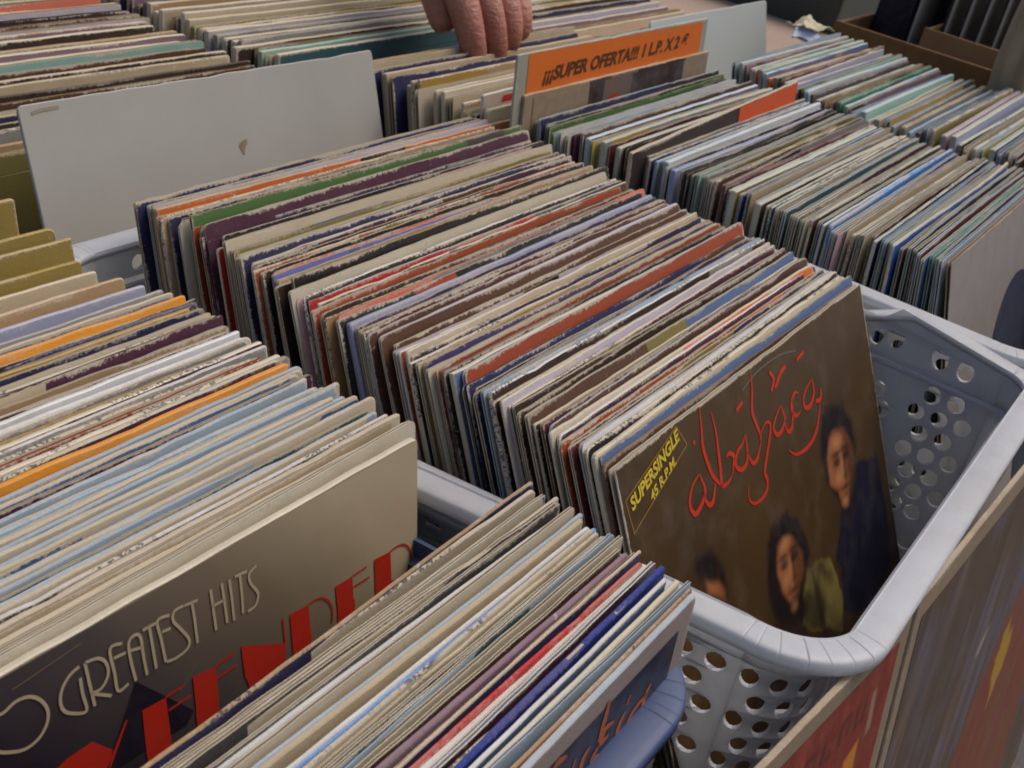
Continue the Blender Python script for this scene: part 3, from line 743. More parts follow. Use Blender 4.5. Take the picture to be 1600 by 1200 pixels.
text_mesh("stamp_lettering", "45 R.P.M.", yel_ink, alb, 24.0, 24.2, 51.0, 16.6, 4.4, F0-.0005, bold=.03, slant=.2)
bm = bmesh.new(); ribbon(bm, [(128, 8), (150, 4.5), (178, 5), (200, 9)], 1.3, F0-.0003, 0)
decal("scuff", bm, [ink("scuff_grey", (.10, .085, .06), .6, .3, 900)], alb)

# left row
A_TOK = ("grey=* cream# steel- amber=*^ darkbrown navy= navy ochre=* navy beige cream- orange:red/rust/orange beige tan brown cream- "
 "white=* white= white= grey ochre=- plum#* grey# cream# ivory=#* grey plum# amber=*^ "
 "steel paleblue= cream= steel- paleblue= cream= paleblue= mint- cream= paleblue= steel- cream= paleblue= cream= steel- paleblue= cream= paleblue= teal- paleblue= cream= "
 "darkgrey# cream=* beige- cream=* ivory").split()
row(A_TOK, .378, .2325, [(.2, .0525), (.4, .0555)], [(.22, 11.5), (.30, 14), (.38, 20)], 'of the left records', GA, 21, xj=.003, first=2, zj=.0004, swap=0, blk=0, tf=(.55, .8), dense=.12)
m_gh, n_, b_ = new_mat("airbrushed_cover")
tc = n_.nodes.new("ShaderNodeTexCoord"); sx = n_.nodes.new("ShaderNodeSeparateXYZ"); n_.links.new(tc.outputs['Object'], sx.inputs[0])
f_ = math_(n_, 'ADD', sx.outputs[0], math_(n_, 'MULTIPLY', noise_(n_, tc.outputs['Object'], 14, 3), .05))
f_ = math_(n_, 'ADD', f_, math_(n_, 'MULTIPLY', math_(n_, 'SUBTRACT', sx.outputs[2], .28), 1.1))
rp = n_.nodes.new("ShaderNodeValToRGB"); n_.links.new(ramp(n_, f_, .14, .315), rp.inputs[0])
rp.color_ramp.elements[0].color = (.018, .012, .022, 1); rp.color_ramp.elements[1].color = (.44, .35, .215, 1)
e_ = rp.color_ramp.elements.new(.35); e_.color = (.075, .058, .052, 1)
e_ = rp.color_ramp.elements.new(.68); e_.color = (.19, .145, .09, 1)
n_.links.new(rp.outputs[0], b_.inputs['Base Color']); b_.inputs['Roughness'].default_value = .42
me = sleeve_mesh(rng, .315, .0032, (.36, .28, .17), LP['ivory'], True, flat=True, worn=.25, back=LP['cream'])
gh = place_sleeve(link("record_sleeve", me, None), .049, .228, 0, 11.5)
tag(gh, "black to tan greatest hits cover with big red letters, front of the left records", 'record')
bm = bmesh.new(); poly(bm, [(1.2, 1.2), (313.8, 1.2), (313.8, 313.8), (1.2, 313.8)], F0-.00015); decal("cover_picture", bm, [m_gh], gh)
tan_ink = ink("tan_ink", lin((176, 160, 128)), .5, .1); red2 = ink("poster_red_ink", lin((178, 40, 24)), .45, .08); blk = ink("cover_black", (.012, .008, .016), .4, .1)
bm = bmesh.new()
for s in GH_S: ribbon(bm, s, 1.15, F0-.0005, 0, len(s) > 3)
for s in [[(66, 17), (72, 11), (84, 10), (92, 14), (93, 19), (66, 29), (94, 29)]]: ribbon(bm, s, 1.15, F0-.0005, 0, True)
decal("lettering", bm, [tan_ink], gh, "thin tan letters reading 20 greatest hits")
bm = bmesh.new()
for s in GH_B: poly(bm, s, F0-.0003, 1)
for s in GH_R+GH_R2: poly(bm, s, F0-.0005, 0)
for s in GH_L+GH_L2: ribbon(bm, s, .9, F0-.0005, 0, len(s) > 4)
for x in (164.6, 187, 236, 262, 285.5): poly(bm, [(x, 56), (x+10.6, 56), (x+10.8, 105), (x+.6, 105)], F0-.00045, 0)
poly(bm, [(211, 56), (232, 56), (232, 105), (224, 105)], F0-.00045, 0)
decal("big_lettering", bm, [red2, blk], gh, "tall red art deco letters")
bm = bmesh.new()
for s in GH_T: ribbon(bm, s, .45, F0-.0004, 0, False)
decal("thin_lines", bm, [ink("faint_tan", (.16, .12, .08), .5, .1)], gh)

# olive-backed sleeves fanned out at the left edge
for k, (y, x, z, ln, c) in enumerate(((.508, .066, -.004, 13, 'olive'), (.468, .058, -.002, 15, 'olive'), (.452, .060, -.004, 17, 'olive'), (.436, .048, -.004, 19, 'olive'), (.421, .047, -.004, 21, 'beige'), (.404, .052, -.003, 22, 'tan'), (.392, .054, -.003, 21, 'silver'))):
    cc = LP[c]; cc = tuple(a*.5+b*.5 for a, b in zip(cc, LP['ochre'])) if c == 'olive' else cc
    me = sleeve_mesh(rng, .313, .0034, cc, tuple(min(.7, v*1.35) for v in cc), True, worn=.5, back=LP['cream'])
    o = place_sleeve(link("record_sleeve", me, None), x, y, z, ln, R(rng.uniform(-1.2, .3)))
    tag(o, f"{['olive brown','olive brown','olive brown','olive brown','beige','tan','silver'][k]} sleeve, {ordn(k+1)} from the back of the spread ones at the left edge", 'record', 'spread sleeves at the left edge')

# front row at the bottom edge
E_TOK = ("navy# navy:tan/steel ivory darkgrey:darkgrey/mauve/darkgrey darkgrey- white=* cream paleblue beige=* white= skyblue= cream# cream# teal- paleblue cream brown mauve=* navy purple- red= white=* plum "
 "beige#:beige/black/beige/black/tan royal=* steel ivory=* paleblue-").split()
row(E_TOK, .174, .1005, [(.09, .0535), (.18, .0605)], [(.09, 2.5), (.18, 8)], 'of the bottom front records', GA, 31, xj=.0022, zj=.0010, first=2, swap=.0, blk=.06, dense=.12, tf=(.58, .8))
me = sleeve_mesh(rng, .315, .0026, lin((150, 136, 128)), LP['paleblue'], True, flat=True, worn=.4, back=LP['cream'])
ef = place_sleeve(link("record_sleeve", me, None), .050, .0965, -.001, 4)
tag(ef, "grey cover with a navy picture and orange script, nearest at the bottom edge", 'record')
bm = bmesh.new(); F1 = -.0013
poly(bm, [(303.5, 10.5), (303.5, 303), (12, 303), (12, 10.5)], F1-.0003, 0)
for s in EF_S: ribbon(bm, s, 2.8, F1-.0005, 1, True, (.5, 1.2))
for k in range(9):
    x = 190-k*16; ribbon(bm, [(x, 14+(k % 3)*3), (x-4, 24), (x-3+(k % 2)*5, 34)], 2.8, F1-.0005, 1, True, (.5, 1.2))
decal("cover_picture", bm, [ink("navy_art", lin((26, 30, 52)), .35, .35, 50), ink("orange_script", lin((178, 92, 44)), .5, .3)], ef)

# right row
C_TOK = ("tan:beige/tan/darkbrown navy^:navy/navy/black cream green- mint white paleblue cream white "
 "brown^ mauve* yellow grey* ivory=* white* ochre- beige steel paleblue white=* silver=* cream teal olive:mint/olive/grey grey:grey/olive cream navy:red/black/grey black# ochre* royal beige grey "
 "darkbrown* black white# cream teal plum mint cream grey# darkgrey olive skyblue= purple:yellow/green/ochre/purple pink beige grey cream navy# paleblue steel- ivory blue cream navy white steel mint navy paleblue").split()
C_X = [(.12, .822), (.155, .818), (.185, .812), (.22, .790), (.27, .798), (.355, .792), (.40, .776), (.44, .768)]
row(C_TOK, .432, .1335, C_X, [(.12, 17), (.15, 9), (.19, 4), (.30, 6), (.44, 10)], 'of the right-hand white basket', GA, 41, xj=.003, w=.3135, first=2, dense=.22, tint=(.76, .94, 1.06))  # tint: cool light from the right, painted into the edge colours
me = sleeve_mesh(rng, .3125, .003, lin((146, 138, 132)), LP['tan'], False, flat=True, worn=.7, back=LP['cream'])
cf = place_sleeve(link("record_sleeve", me, None), .822, .128, 0, 18)
tag(cf, "mauve grey cover with a dark blue disc, front of the right-hand basket", 'record')
bm = bmesh.new()
cxx, cyy, rr = 208, 150, 92
poly(bm, [(min(306, cxx+rr*math.cos(a*math.pi/24)), cyy+rr*math.sin(a*math.pi/24)) for a in range(48)], F0-.0003, 0)
poly(bm, [(252, 2), (311, 2), (311, 311), (252, 311)], F0-.0005, 1)
decal("cover_picture", bm, [ink("dark_disc", lin((38, 44, 66)), .45, .3), ink("dark_teal_strip", lin((28, 40, 48)), .45, .3)], cf)

# sleeve that has been pulled up crooked in the right row, half black, half orange
me = sleeve_mesh(rng, .314, .003, lin((40, 30, 30)), LP['beige'], True, flat=True, worn=.7, back=LP['cream'])
tl_ = place_sleeve(link("record_sleeve", me, None), .772, .352, .006, 7, R(0), R(-2.3))
tag(tl_, "crooked black and orange cover sticking out of the right row", 'record')
bm = bmesh.new(); poly(bm, [(186, 1.0), (313, 1.0), (313, 26), (262, 22), (230, 24), (186, 44)], F0-.0003, 0); decal("cover_picture", bm, [ink("orange_print", lin((214, 84, 34)), .5, .15)], tl_)

# offer card and the cover in front of it
me = sleeve_mesh(rng, .317, .0022, lin((158, 156, 140)), lin((170, 168, 150)), True, flat=True, worn=.4, back=LP['cream'])
sg = place_sleeve(link("offer_card", me, None), .747, .4445, .05, 7)
tag(sg, "tall grey card with an orange offer label standing in the right row", 'sign')
FS = -.0011
bm = bmesh.new(); poly(bm, [(14.5, .8), (306, 2.2), (306, 36), (14.5, 32)], FS-.0003, 0)
lb = decal("offer_label", bm, [ink("orange_label", lin((216, 108, 30)), .5, .12)], sg)
text_mesh("lettering", "¡¡¡SUPER OFERTA!!! 1 L.P. X 2 €", ink("marker_brown", lin((84, 48, 20)), .6, .1), sg, 36, 23.5, 280, 20.5, 10.0, FS-.0006, bold=.035, slant=.25)
me = sleeve_mesh(rng, .3135, .003, lin((150, 130, 104)), LP['tan'], True, blocks=[(0, .30, lin((150, 130, 104))), (.30, .40, lin((70, 50, 44))), (.40, .55, lin((120, 98, 84))), (.55, .86, lin((48, 26, 30))), (.86, 1, lin((150, 128, 108)))], flat=True, worn=.5)
ac = place_sleeve(link("record_sleeve", me, None), .757, .4385, .021, 7)
tag(ac, "tan and dark brown cover with a red mark under the orange offer label", 'record')
bm = bmesh.new(); poly(bm, [(12, 3), (94, 3), (94, 100), (12, 100)], F0-.0003, 0); poly(bm, [(94, 3), (118, 3), (118, 100), (94, 100)], F0-.0003, 1); poly(bm, [(118, 3), (165, 3), (165, 100), (118, 100)], F0-.0003, 3); poly(bm, [(165, 3), (262, 3), (262, 100), (165, 100)], F0-.0003, 1)
poly(bm, [(262, 3), (308, 3), (308, 100), (262, 100)], F0-.0003, 0)
poly(bm, [(78, 26), (86, 20), (100, 19), (108, 25), (102, 31), (84, 32)], F0-.0005, 2, smooth=True)
poly(bm, [(128, 20), (134, 16), (142, 17), (140, 22)], F0-.0005, 2, smooth=True)
decal("cover_picture", bm, [ink("art_beige", lin((150, 130, 104)), .5, .4), ink("art_dark", lin((52, 30, 30)), .5, .6, 60), red_ink, ink("art_taupe", lin((112, 92, 78)), .5, .5, 60)], ac)

# records behind the offer card
I_TOK = "cream tan=* beige orange:black/rust/orange navy beige=* cream beige tan# ochre cream red:cream/red/red ivory cream beige tan# cream black tan cream".split()
row(I_TOK, .585, .458, [(.44, .740), (.50, .748), (.57, .732), (.60, .730)], [(.44, 8), (.50, 14), (.6, 18)], 'of the small group behind the orange offer card', GA, 51, w=.313, fine=False, xj=.004, zj=.003, z=.002, tint=(1, .97, .9), swap=.25)
me = sleeve_mesh(rng, .3135, .003, lin((196, 128, 84)), LP['tan'], True, flat=True, worn=.4)
o6 = place_sleeve(link("record_sleeve", me, None), .742, .4515, -.003, 8); tag(o6, "pale orange cover marked 6, nearest one behind the offer card", 'record')
text_mesh("lettering", "6", ink("dark_print", (.04, .03, .03), .5, .1), o6, 6, 34, 15, 34, 16, F0-.0004, bold=.02)
# pale cover with a red band that stands taller
me = sleeve_mesh(rng, .3135, .003, lin((206, 190, 170)), LP['white'], True, flat=True, worn=.3)
ob = place_sleeve(link("record_sleeve", me, None), .752, .470, .012, 10); tag(ob, "cream cover with a broad red band along the top, behind the offer card", 'record')
bm = bmesh.new(); poly(bm, [(26, 4), (313, 2), (313, 19), (18, 21)], F0-.0003, 0); decal("red_band", bm, [ink("band_red", lin((196, 52, 52)), .5, .1)], ob)

# blank white card at the upper left
me = sleeve_mesh(rng, .303, .0022, lin((176, 172, 158)), lin((196, 196, 180)), True, flat=True, worn=.0)
wc = place_sleeve(link("blank_card", me, None), .4205, .556, .021, 21, R(-.3))
wc.data.materials[0] = ink("blank_card_paint", lin((168, 164, 154)), .5, .14, 11); tag(wc, "large blank off-white card with one brown stain, upper left", 'card')
bm = bmesh.new(); poly(bm, [(157, 46), (160, 44), (163.5, 43.5), (164, 46), (161.5, 49), (160, 53), (158, 50)], FS-.0003, 0, smooth=True)
ribbon(bm, [(8, 5.2), (14, 4.2), (26, 4)], 2, FS-.0003, 1)
decal("stain", bm, [ink("stain_brown", lin((140, 124, 96)), .6, .5, 500), ink("faint_smudge", lin((150, 142, 112)), .6, .5, 900)], wc)
# grey blank card behind the outermost row
me = sleeve_mesh(rng, .3135, .0022, lin((186, 192, 188)), lin((196, 202, 196)), True, flat=True, worn=.0)
gc = place_sleeve(link("blank_card", me, None), 1.192, .560, .001, 18)
gc.data.materials[0] = ink("grey_card_paint", lin((184, 190, 184)), .5, .05, 7); tag(gc, "grey-green blank card right of the orange offer label", 'card')

# outermost right row
rd = random.Random(77)
pool = "paleblue cream grey mint steel navy lilac white darkgrey teal beige olive silver purple brown cream cream paleblue grey mauve".split()
D_TOK = [rd.choice(pool)+rd.choice(['', '', '', '=', '#', '-', '*']) for _ in range(56)]
for k, v in {0: 'paleblue', 2: 'mauve', 5: 'mint', 7: 'orange=', 9: 'cream', 14: 'white=', 19: 'seagreen=', 26: 'ochre:ochre/brown', 33: 'pink=*', 38: 'yellow-', 42: 'maroon', 47: 'paleblue=*'}.items(): D_TOK[k] = v
row(D_TOK, .443, .075, [(.07, 1.16), (.17, 1.162), (.2, 1.16), (.26, 1.144), (.317, 1.125), (.36, 1.137), (.443, 1.155)], [(.07, 8), (.25, 10), (.44, 14)], 'of the outermost right row', GA, 61, w=.305, fine=False, xj=.004, zj=.002, tint=(.68, .90, 1.02), count_from='front')  # bluish tint puts the cool light of this side into the edge colours
# far left group behind the white card (nearest ones), then the rest of the far records as one mass
pool2 = "cream cream beige grey lilac cream brown darkbrown olive white mauve teal beige tan mint navy".split()
F_TOK = [rd.choice(pool2)+rd.choice(['', '', '=', '#', '-']) for _ in range(17)]
F_TOK[3] = 'salmon='; F_TOK[9] = 'mauve'; F_TOK[12] = 'darkbrown'
F_X = [(.58, .392), (.66, .388), (.86, .392)]
row(F_TOK, .70, .587, F_X, [(.58, 14), (.85, 8)], 'of the group behind the blank white card', GA, 71, z=-.018, w=.313, fine=False, xj=.004, zj=.003, tint=(.97, 1.0, .9))

def mass(label, specs, seed):
    rg = random.Random(seed); bm = bmesh.new()
    for (y0, y1, npc, xl, ln, z, w, tn, specials) in specs:
        for i in range(npc):
            y = y0+(y1-y0)*i/(npc-1); c = specials.get(i) or rg.choice(pool2)
            pitch = abs(y1-y0)/npc
            face = LP[c]; ed = LP[rg.choice(['cream', 'beige', 'tan', 'ivory', c])]; ed = tuple(a*b for a, b in zip(ed, tn))
            me = sleeve_mesh(rg, w, pitch*.72, face, ed, rg.random() < .7, worn=1, fine=False)
            M = Matrix.Rotation(R(rg.gauss(0, .15)), 4, 'Z') @ Matrix.Rotation(-R(interp(ln, y)), 4, 'X')
            top = M @ Vector((0, 0, S)); M.translation = Vector((interp(xl, y)+rg.gauss(0, .004), y, ZT+z+rg.gauss(0, .003)))-top
            me.transform(M); bm.from_mesh(me); bpy.data.meshes.remove(me)
    me = bpy.data.meshes.new("record_sleeves"); bm.to_mesh(me); bm.free()
    o = link("record_sleeves", me, CARD); tag(o, label, 'records', kind='stuff'); return o
mass("far rows of cream and brown record sleeves along the top edge",
     [(.93, .708, 30, [(.7, .388), (.93, .392)], [(.7, 9), (.93, 6)], -.018, .313, (.97, 1, .9), {14: 'salmon', 22: 'mauve'}),
      (.93, .645, 42, [(.6, .735), (.64, .727), (.69, .716), (.78, .712)], [(.6, 8), (.9, 4)], -.010, .313, (1, 1, .86), {34: 'darkbrown', 35: 'steel', 20: 'darkbrown'}),
      (.86, .605, 34, [(.6, 1.128), (.86, 1.14)], [(.6, 14), (.86, 8)], -.032, .313, (1, 1, .92), {32: 'beige', 30: 'orange'})], 91)

# ================================================================ PLASTIC-WRAPPED COVERS STANDING AGAINST THE FRONT
def art1(X, Y):
    n1 = fnoise(X, Y, 1/30, 21); n2 = fnoise(X*1.0, Y*.35, 1/7, 22); n3 = fnoise(X, Y, 1/3, 23)
    img = np.ones(X.shape+(3,))*np.array(lin((132, 46, 32))); img = img*(.7+.6*n1)[..., None]
    img = lay(img, np.clip((n2-.55)*4, 0, 1)*.3, lin((196, 96, 60)))
    dk = lin((74, 34, 30)); rg = random.Random(8)
    for k in range(16):                      # worn dark capitals along the top
        x = 268-k*16.0
        if k in (5, 11): continue
        h = 13
        img = lay(img, ell(X, Y, x+1.5, 24+h/2, 2.0, h/2+1, 1.6)*.72, dk)
        if k % 2: img = lay(img, ell(X, Y, x+6, 25, 5, 1.6, 1.4)*.7, dk)
        if k % 3 != 1: img = lay(img, ell(X, Y, x+6, 23+h, 5, 1.6, 1.4)*.7, dk)
        if k % 3 != 2: img = lay(img, ell(X, Y, x+9.5, 24+h/2, 1.8, h/2, 1.4)*.7, dk)
    for x in (266, 240, 206, 180, 146, 120): img = lay(img, pmask(X, Y, [(x, 52), (x+13, 47), (x+17, 130), (x+3, 130)], 2.5), np.array(lin((206, 130, 30))))
    img = lay(img, pmask(X, Y, [(284, 26), (288, 25), (291, 48), (286, 50)], 2)*.8, lin((170, 140, 110)))
    return lay(img, np.clip((n3-.6)*2, 0, 1)*.25, lin((180, 150, 120)))
def art2(X, Y):
    st = fnoise(X+.35*Y, Y*.16, 1/9, 31, 4); n1 = fnoise(X, Y, 1/34, 32); st2 = fnoise(X+.3*Y, Y*.1, 1/4, 34, 3)
    img = np.ones(X.shape+(3,))*np.array(lin((92, 74, 58)))
    img = lay(img, np.clip((n1-.42)*3, 0, 1)*.8, lin((100, 94, 112)))
    img = lay(img, np.clip((.5-st)*3, 0, 1)*.5, lin((62, 44, 32)))
    img = lay(img, np.clip((st-.56)*4, 0, 1)*.35, lin((150, 128, 104)))
    img = lay(img, np.clip((st2-.62)*4, 0, 1)*.3, lin((112, 62, 40)))
    XX = X+(fnoise(X, Y, 1/12, 35)-.5)*22; YY = Y+(fnoise(X, Y, 1/12, 36)-.5)*18
    orm = pmask(XX, YY, [(206, 132), (230, 108), (262, 92), (330, 84), (420, 120), (420, 300), (180, 300), (176, 180)], 9)
    img = lay(img, orm*.75, lin((140, 58, 34))); img = lay(img, orm*np.clip((st-.5)*5, 0, 1)*.8, lin((118, 88, 40)))
    img = lay(img, pmask(XX, YY, [(240, 118), (262, 108), (286, 128), (262, 150)], 6)*.85, lin((190, 150, 34)))
    img = lay(img, pmask(X, Y, [(168, 88), (176, 82), (190, 80), (176, 90)], 3)*.8, lin((176, 156, 132)))
    return img
def poster(label, x0, yt, zt, yaw, fn, w=.315, tall=1.0):
    me = sleeve_mesh(rng, w, .003, lin((146, 128, 104)), lin((164, 146, 120)), True, flat=True, worn=.35)
    o = link("record_cover", me, None)
    place_sleeve(o, x0, yt, zt, 9, R(yaw))
    if tall != 1: o.matrix_world = o.matrix_world @ Matrix.Translation((0, 0, S)) @ Matrix.Diagonal((1, 1, tall, 1)) @ Matrix.Translation((0, 0, -S))
    picture(o, 10, w*1000-10, 10, 304, 1.3, fn, F0-.00012)
    tag(o, label, 'record cover')
poster("red cover with yellow shapes and dark capitals, below the middle basket's front rim", .167, .0668, -.039, -6.0, art1)
poster("blurred brown and violet cover with an orange patch, at the lower right corner", .4835, .0338, -.034, -3.1, art2, .52, 1.4)

# ================================================================ BACKGROUND
card_m, n_, b_ = new_mat("brown_cardboard"); v_ = objvec(n_)
n_.links.new(mixc(n_, ramp(n_, noise_(n_, v_, 60, 5), .3, .7), lin((128, 92, 48))+(1,), lin((104, 74, 40))+(1,)), b_.inputs['Base Color']); b_.inputs['Roughness'].default_value = .8
def carton(label, x0, x1, y0, y1, z0, z1, th=.005, mat=card_m, flap=None):
    t = empty("cardboard_box", ((x0+x1)/2, (y0+y1)/2, z0)); L = Vector(t.location)
    def part(nm, *a):
        bm = bmesh.new(); bx(bm, *a, .0008)
        for v in bm.verts: v.co -= L
        bm_to(nm, bm, mat, t)
    part("side_panel", x0, x0+th, y0, y1, z0, z1); part("side_panel", x1-th, x1, y0, y1, z0, z1)
    part("side_panel", x0+th, x1-th, y0, y0+th, z0, z1-.002); part("side_panel", x0+th, x1-th, y1-th, y1, z0, z1-.002)
    part("box_floor", x0+th, x1-th, y0+th, y1-th, z0, z0+th)
    tag(t, label, 'box'); return t
carton("brown cardboard box beyond the outermost right row", 1.53, 1.92, .265, .475, ZT-.13, ZT+.0, .006)
wood_m = cloth_mat("pale_wood", lin((176, 140, 96)), lin((150, 116, 76)), 90)
carton("small pale wooden tray inside the cardboard box holding leaning sleeves", 1.60, 1.84, .272, .385, ZT-.118, ZT+.012, .005, wood_m)
dk = ink("matt_black", (.012, .011, .014), .6, .2); 
def slab(name, label, cat, x0, x1, y0, y1, z0, z1, mat, edge_mat=None, tilt=0, grp=None):
    t = empty(name, ((x0+x1)/2, (y0+y1)/2, z0), (0, tilt, 0)); hx, hy = (x1-x0)/2, (y1-y0)/2
    bm = bmesh.new(); bx(bm, -hx, hx, -hy, hy, 0, z1-z0, min(hx, hy)*.2); bm_to("body", bm, mat, t)
    if edge_mat:
        bm = bmesh.new(); bx(bm, -hx-.001, hx+.001, -hy-.003, -hy, 0, z1-z0+.001); bx(bm, -hx-.001, hx+.001, -hy, hy, z1-z0, z1-z0+.002); bm_to("edging", bm, edge_mat, t)
    return tag(t, label, cat, grp)
pale = ink("pale_edging", lin((176, 172, 160)), .5, .1)
slab("black_case", "black case standing left of the pale upright edge, back of the cardboard box", 'case', 1.66, 1.82, .415, .468, ZT-.124, ZT+.20, dk, pale)
slab("black_case", "black case standing right of the pale upright edge, behind the wooden tray", 'case', 1.74, 1.90, .389, .411, ZT-.124, ZT+.20, dk, pale)
for k in range(5):
    slab("record_sleeve", f"dark sleeve leaning in the wooden tray, {ordn(k+1)} from the left", 'record', 1.66+.0*k, 1.80, .374-.021*k, .378-.021*k, ZT-.112, ZT+.155, ink("dark_sleeve", lin((38, 28, 34)), .4, .3), pale, 0, 'dark sleeves leaning in the wooden tray')
# green grey tray on the side table and papers
grn = cloth_mat("grey_green_metal", lin((76, 84, 72)), lin((60, 66, 62)), 30)
carton("grey-green tray on the peach side table", 2.12, 2.72, .655, 1.10, ZT-.13, ZT-.02, .008, grn)
pap = ink("blueish_paper", lin((176, 186, 204)), .5, .15, 20)
for k, (x, y, a) in enumerate(((1.455, .475, .3), (1.485, .488, -.15))):
    bm = bmesh.new(); bmesh.ops.create_grid(bm, x_segments=34, y_segments=34, size=.026)
    for v in bm.verts: v.co.z = noise.noise(Vector((v.co.x*40, v.co.y*40, k*3.3)))*.012+abs(noise.noise(Vector((v.co.x*110, v.co.y*70, k*1.3))))*.004+.006*k; v.co.y *= .75
    o = bm_to("crumpled_paper", bm, pap if k != 1 else ink("cream_paper", lin((206, 196, 160)), .5, .15, 20), smooth=True); o.location = (x, y, ZT-.016+.004*k); o.rotation_euler.z = a
    sm = o.modifiers.new("t", 'SOLIDIFY'); sm.thickness = .001
    tag(o, ["pale blue crumpled paper nearest the orange records", "cream crumpled paper beside the pale blue one"][k], 'paper', 'papers behind the outermost right row')
# beige bag
bag_m = cloth_mat("beige_bag_plastic", lin((176, 158, 124)), lin((150, 140, 118)), 20)
bm = bmesh.new(); NS, NZ = 44, 26; gr = []
for j in range(NZ):
    t_ = j/(NZ-1); z_ = t_*.30; rad = .026+.006*math.sin(t_*3.1)-.012*max(0, t_-.8)*5*.3
    ring = []
    for i in range(NS):
        a = i/NS*2*math.pi; q = Vector((math.cos(a), math.sin(a), 0))
        d = noise.noise(Vector((q.x*2.1, q.y*2.1, z_*9)))*.009+noise.noise(Vector((q.x*6, q.y*6, z_*14)))*.006
        ring.append(bm.verts.new((q.x*(rad+d)*1.15, q.y*(rad+d)*.8, z_)))
    gr.append(ring)
for j in range(NZ-1):
    for i in range(NS): bm.faces.new((gr[j][i], gr[j][(i+1) % NS], gr[j+1][(i+1) % NS], gr[j+1][i]))
bm.faces.new(gr[0]); bm.faces.new(gr[-1])
o = bm_to("cloth_bag", bm, bag_m, smooth=True); o.location = (1.497, .243, ZT-.13)
tag(o, "tall beige bag at the upper right corner", 'bag')

# ================================================================ HAND
skin_m, n_, b_ = new_mat("skin"); v_ = objvec(n_)
c_ = mixc(n_, ramp(n_, noise_(n_, v_, 28, 5), .35, .7), lin((182, 122, 98))+(1,), lin((154, 92, 70))+(1,))
n_.links.new(mixc(n_, math_(n_, 'MULTIPLY', ramp(n_, noise_(n_, v_, 240, 3), .5, .8), .3), c_, lin((92, 42, 32))+(1,)), b_.inputs['Base Color'])
b_.inputs['Roughness'].default_value = .45; b_.inputs['Subsurface Weight'].default_value = .08; b_.inputs['Subsurface Radius'].default_value = (.01, .004, .002)
bp_ = n_.nodes.new("ShaderNodeBump"); bp_.inputs['Strength'].default_value = .8; bp_.inputs['Distance'].default_value = .0016
mp_ = objvec(n_, (1, 1, 5)); n_.links.new(math_(n_, 'ADD', noise_(n_, mp_, 55, 5, .65), noise_(n_, v_, 300, 3)), bp_.inputs['Height']); n_.links.new(bp_.outputs[0], b_.inputs['Normal'])
def skin_obj(name, chains, radii, root, parent=None, sub=2, mat=skin_m):
    """chains: lists of (point, radius); a chain may start on an existing point"""
    pts = []; edges = []; rad = []
    def idx(p):
        for i, q in enumerate(pts):
            if (Vector(q)-Vector(p)).length < 1e-5: return i
        pts.append(tuple(p)); return len(pts)-1
    for ch in chains:
        last = None
        for (p, r_) in ch:
            i = idx(p)
            if i == len(rad): rad.append(r_)
            if last is not None: edges.append((last, i))
            last = i
    me = bpy.data.meshes.new(name); me.from_pydata(pts, edges, [])
    o = bpy.data.objects.new(name, me); COL.objects.link(o)
    sk = o.modifiers.new("skin", 'SKIN'); sk.use_smooth_shade = True
    sb = o.modifiers.new("sub", 'SUBSURF'); sb.levels = sub; sb.render_levels = sub
    if not me.skin_vertices: 
        bpy.context.view_layer.objects.active = o
    for i, r_ in enumerate(rad):
        me.skin_vertices[0].data[i].radius = r_ if isinstance(r_, tuple) else (r_, r_)
        me.skin_vertices[0].data[i].use_root = (i == root)
    dg = bpy.context.evaluated_depsgraph_get(); dg.update()
    m2 = bpy.data.meshes.new_from_object(o.evaluated_get(dg)); bpy.data.objects.remove(o)
    for p in m2.polygons: p.use_smooth = True
    return link(name, m2, mat, parent)
hand = empty("person", (1.02, .74, ZT+.02))
HL = Vector(hand.location)
def hp(x, y, z): return (x-.008-HL.x, y-.018-HL.y, ZT+z-.004-HL.z)
W_ = hp(1.045, .735, .135)                       # wrist
kn = [hp(.885, .628, .074), hp(.908, .622, .079), hp(.933, .618, .077), hp(.958, .622, .070)]   # knuckles
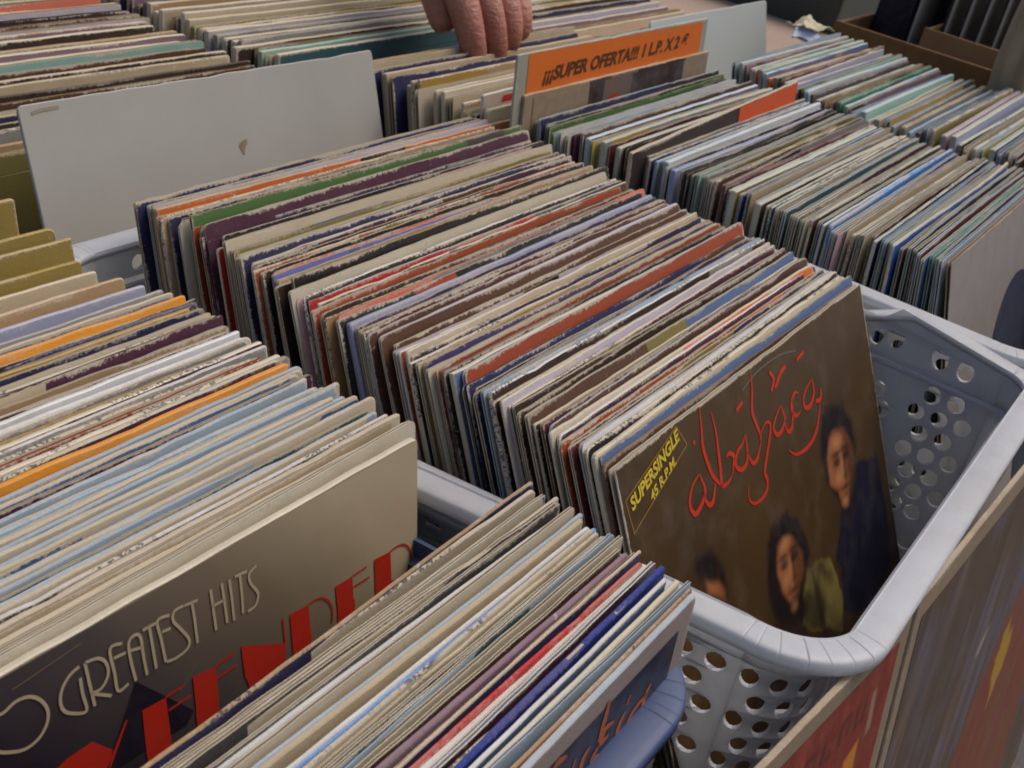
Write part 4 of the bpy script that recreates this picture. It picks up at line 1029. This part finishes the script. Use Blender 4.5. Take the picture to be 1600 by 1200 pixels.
C0 = hp(1.0, .695, .122)
chains = [[(hp(1.20, .93, .26), .036), (hp(1.11, .82, .19), .031), (W_, (.027, .022)), (C0, (.032, .022))]]
for i, k in enumerate(kn): chains.append([(C0, .02), (tuple((Vector(C0)+Vector(k))/2), .0185), (k, .0155)])
tips = [(hp(.872, .590, .040), hp(.872, .578, .018), hp(.878, .572, -.004)),
        (hp(.895, .584, .042), hp(.896, .572, .020), hp(.901, .567, -.006)),
        (hp(.921, .582, .040), hp(.921, .572, .022), hp(.922, .571, .002)),
        (hp(.946, .588, .040), hp(.944, .578, .026), hp(.943, .577, .008))]
for k, (a, b_, c_) in zip(kn, tips):
    chains.append([(k, .0160), (a, .0148), (b_, .0128), (c_, .0104)])
th = [(C0, .02), (hp(.918, .668, .075), .017), (hp(.876, .628, .046), .0150), (hp(.874, .604, .014), .0125)]
chains.append(th)
skin_obj("hand", chains, None, 2, hand)
nail = ink("finger_nail", lin((206, 158, 138)), .3, .1)
bm = bmesh.new()
cuffm = cloth_mat("dark_wool", (.03, .03, .04), (.045, .045, .055), 500)
bmq = bmesh.new()
ax = (Vector(hp(1.45, 1.22, .46))-Vector(hp(1.11, .82, .19))); o_ = Vector(hp(1.13, .845, .205))
qn = ax.to_track_quat('Z', 'Y'); rr_ = []
for j in range(9):
    ring = []
    for i in range(24):
        a = i/24*2*math.pi; r_ = .046+.004*math.sin(j*1.9+a*2)+j*.002
        ring.append(bmq.verts.new(o_+ax*(j/8)+qn @ Vector((math.cos(a)*r_, math.sin(a)*r_, 0))))
    rr_.append(ring)
for j in range(8):
    for i in range(24): bmq.faces.new((rr_[j][i], rr_[j][(i+1) % 24], rr_[j+1][(i+1) % 24], rr_[j+1][i]))
bmq.faces.new(rr_[-1])
so = bm_to("coat_sleeve", bmq, cuffm, hand, smooth=True)
tag(hand, "person's hand reaching down with bent fingers between the far records", 'person')
for o in scene.objects:
    if o.parent is None and o.type == 'EMPTY' and 'label' not in o: print('unlabelled', o.name)
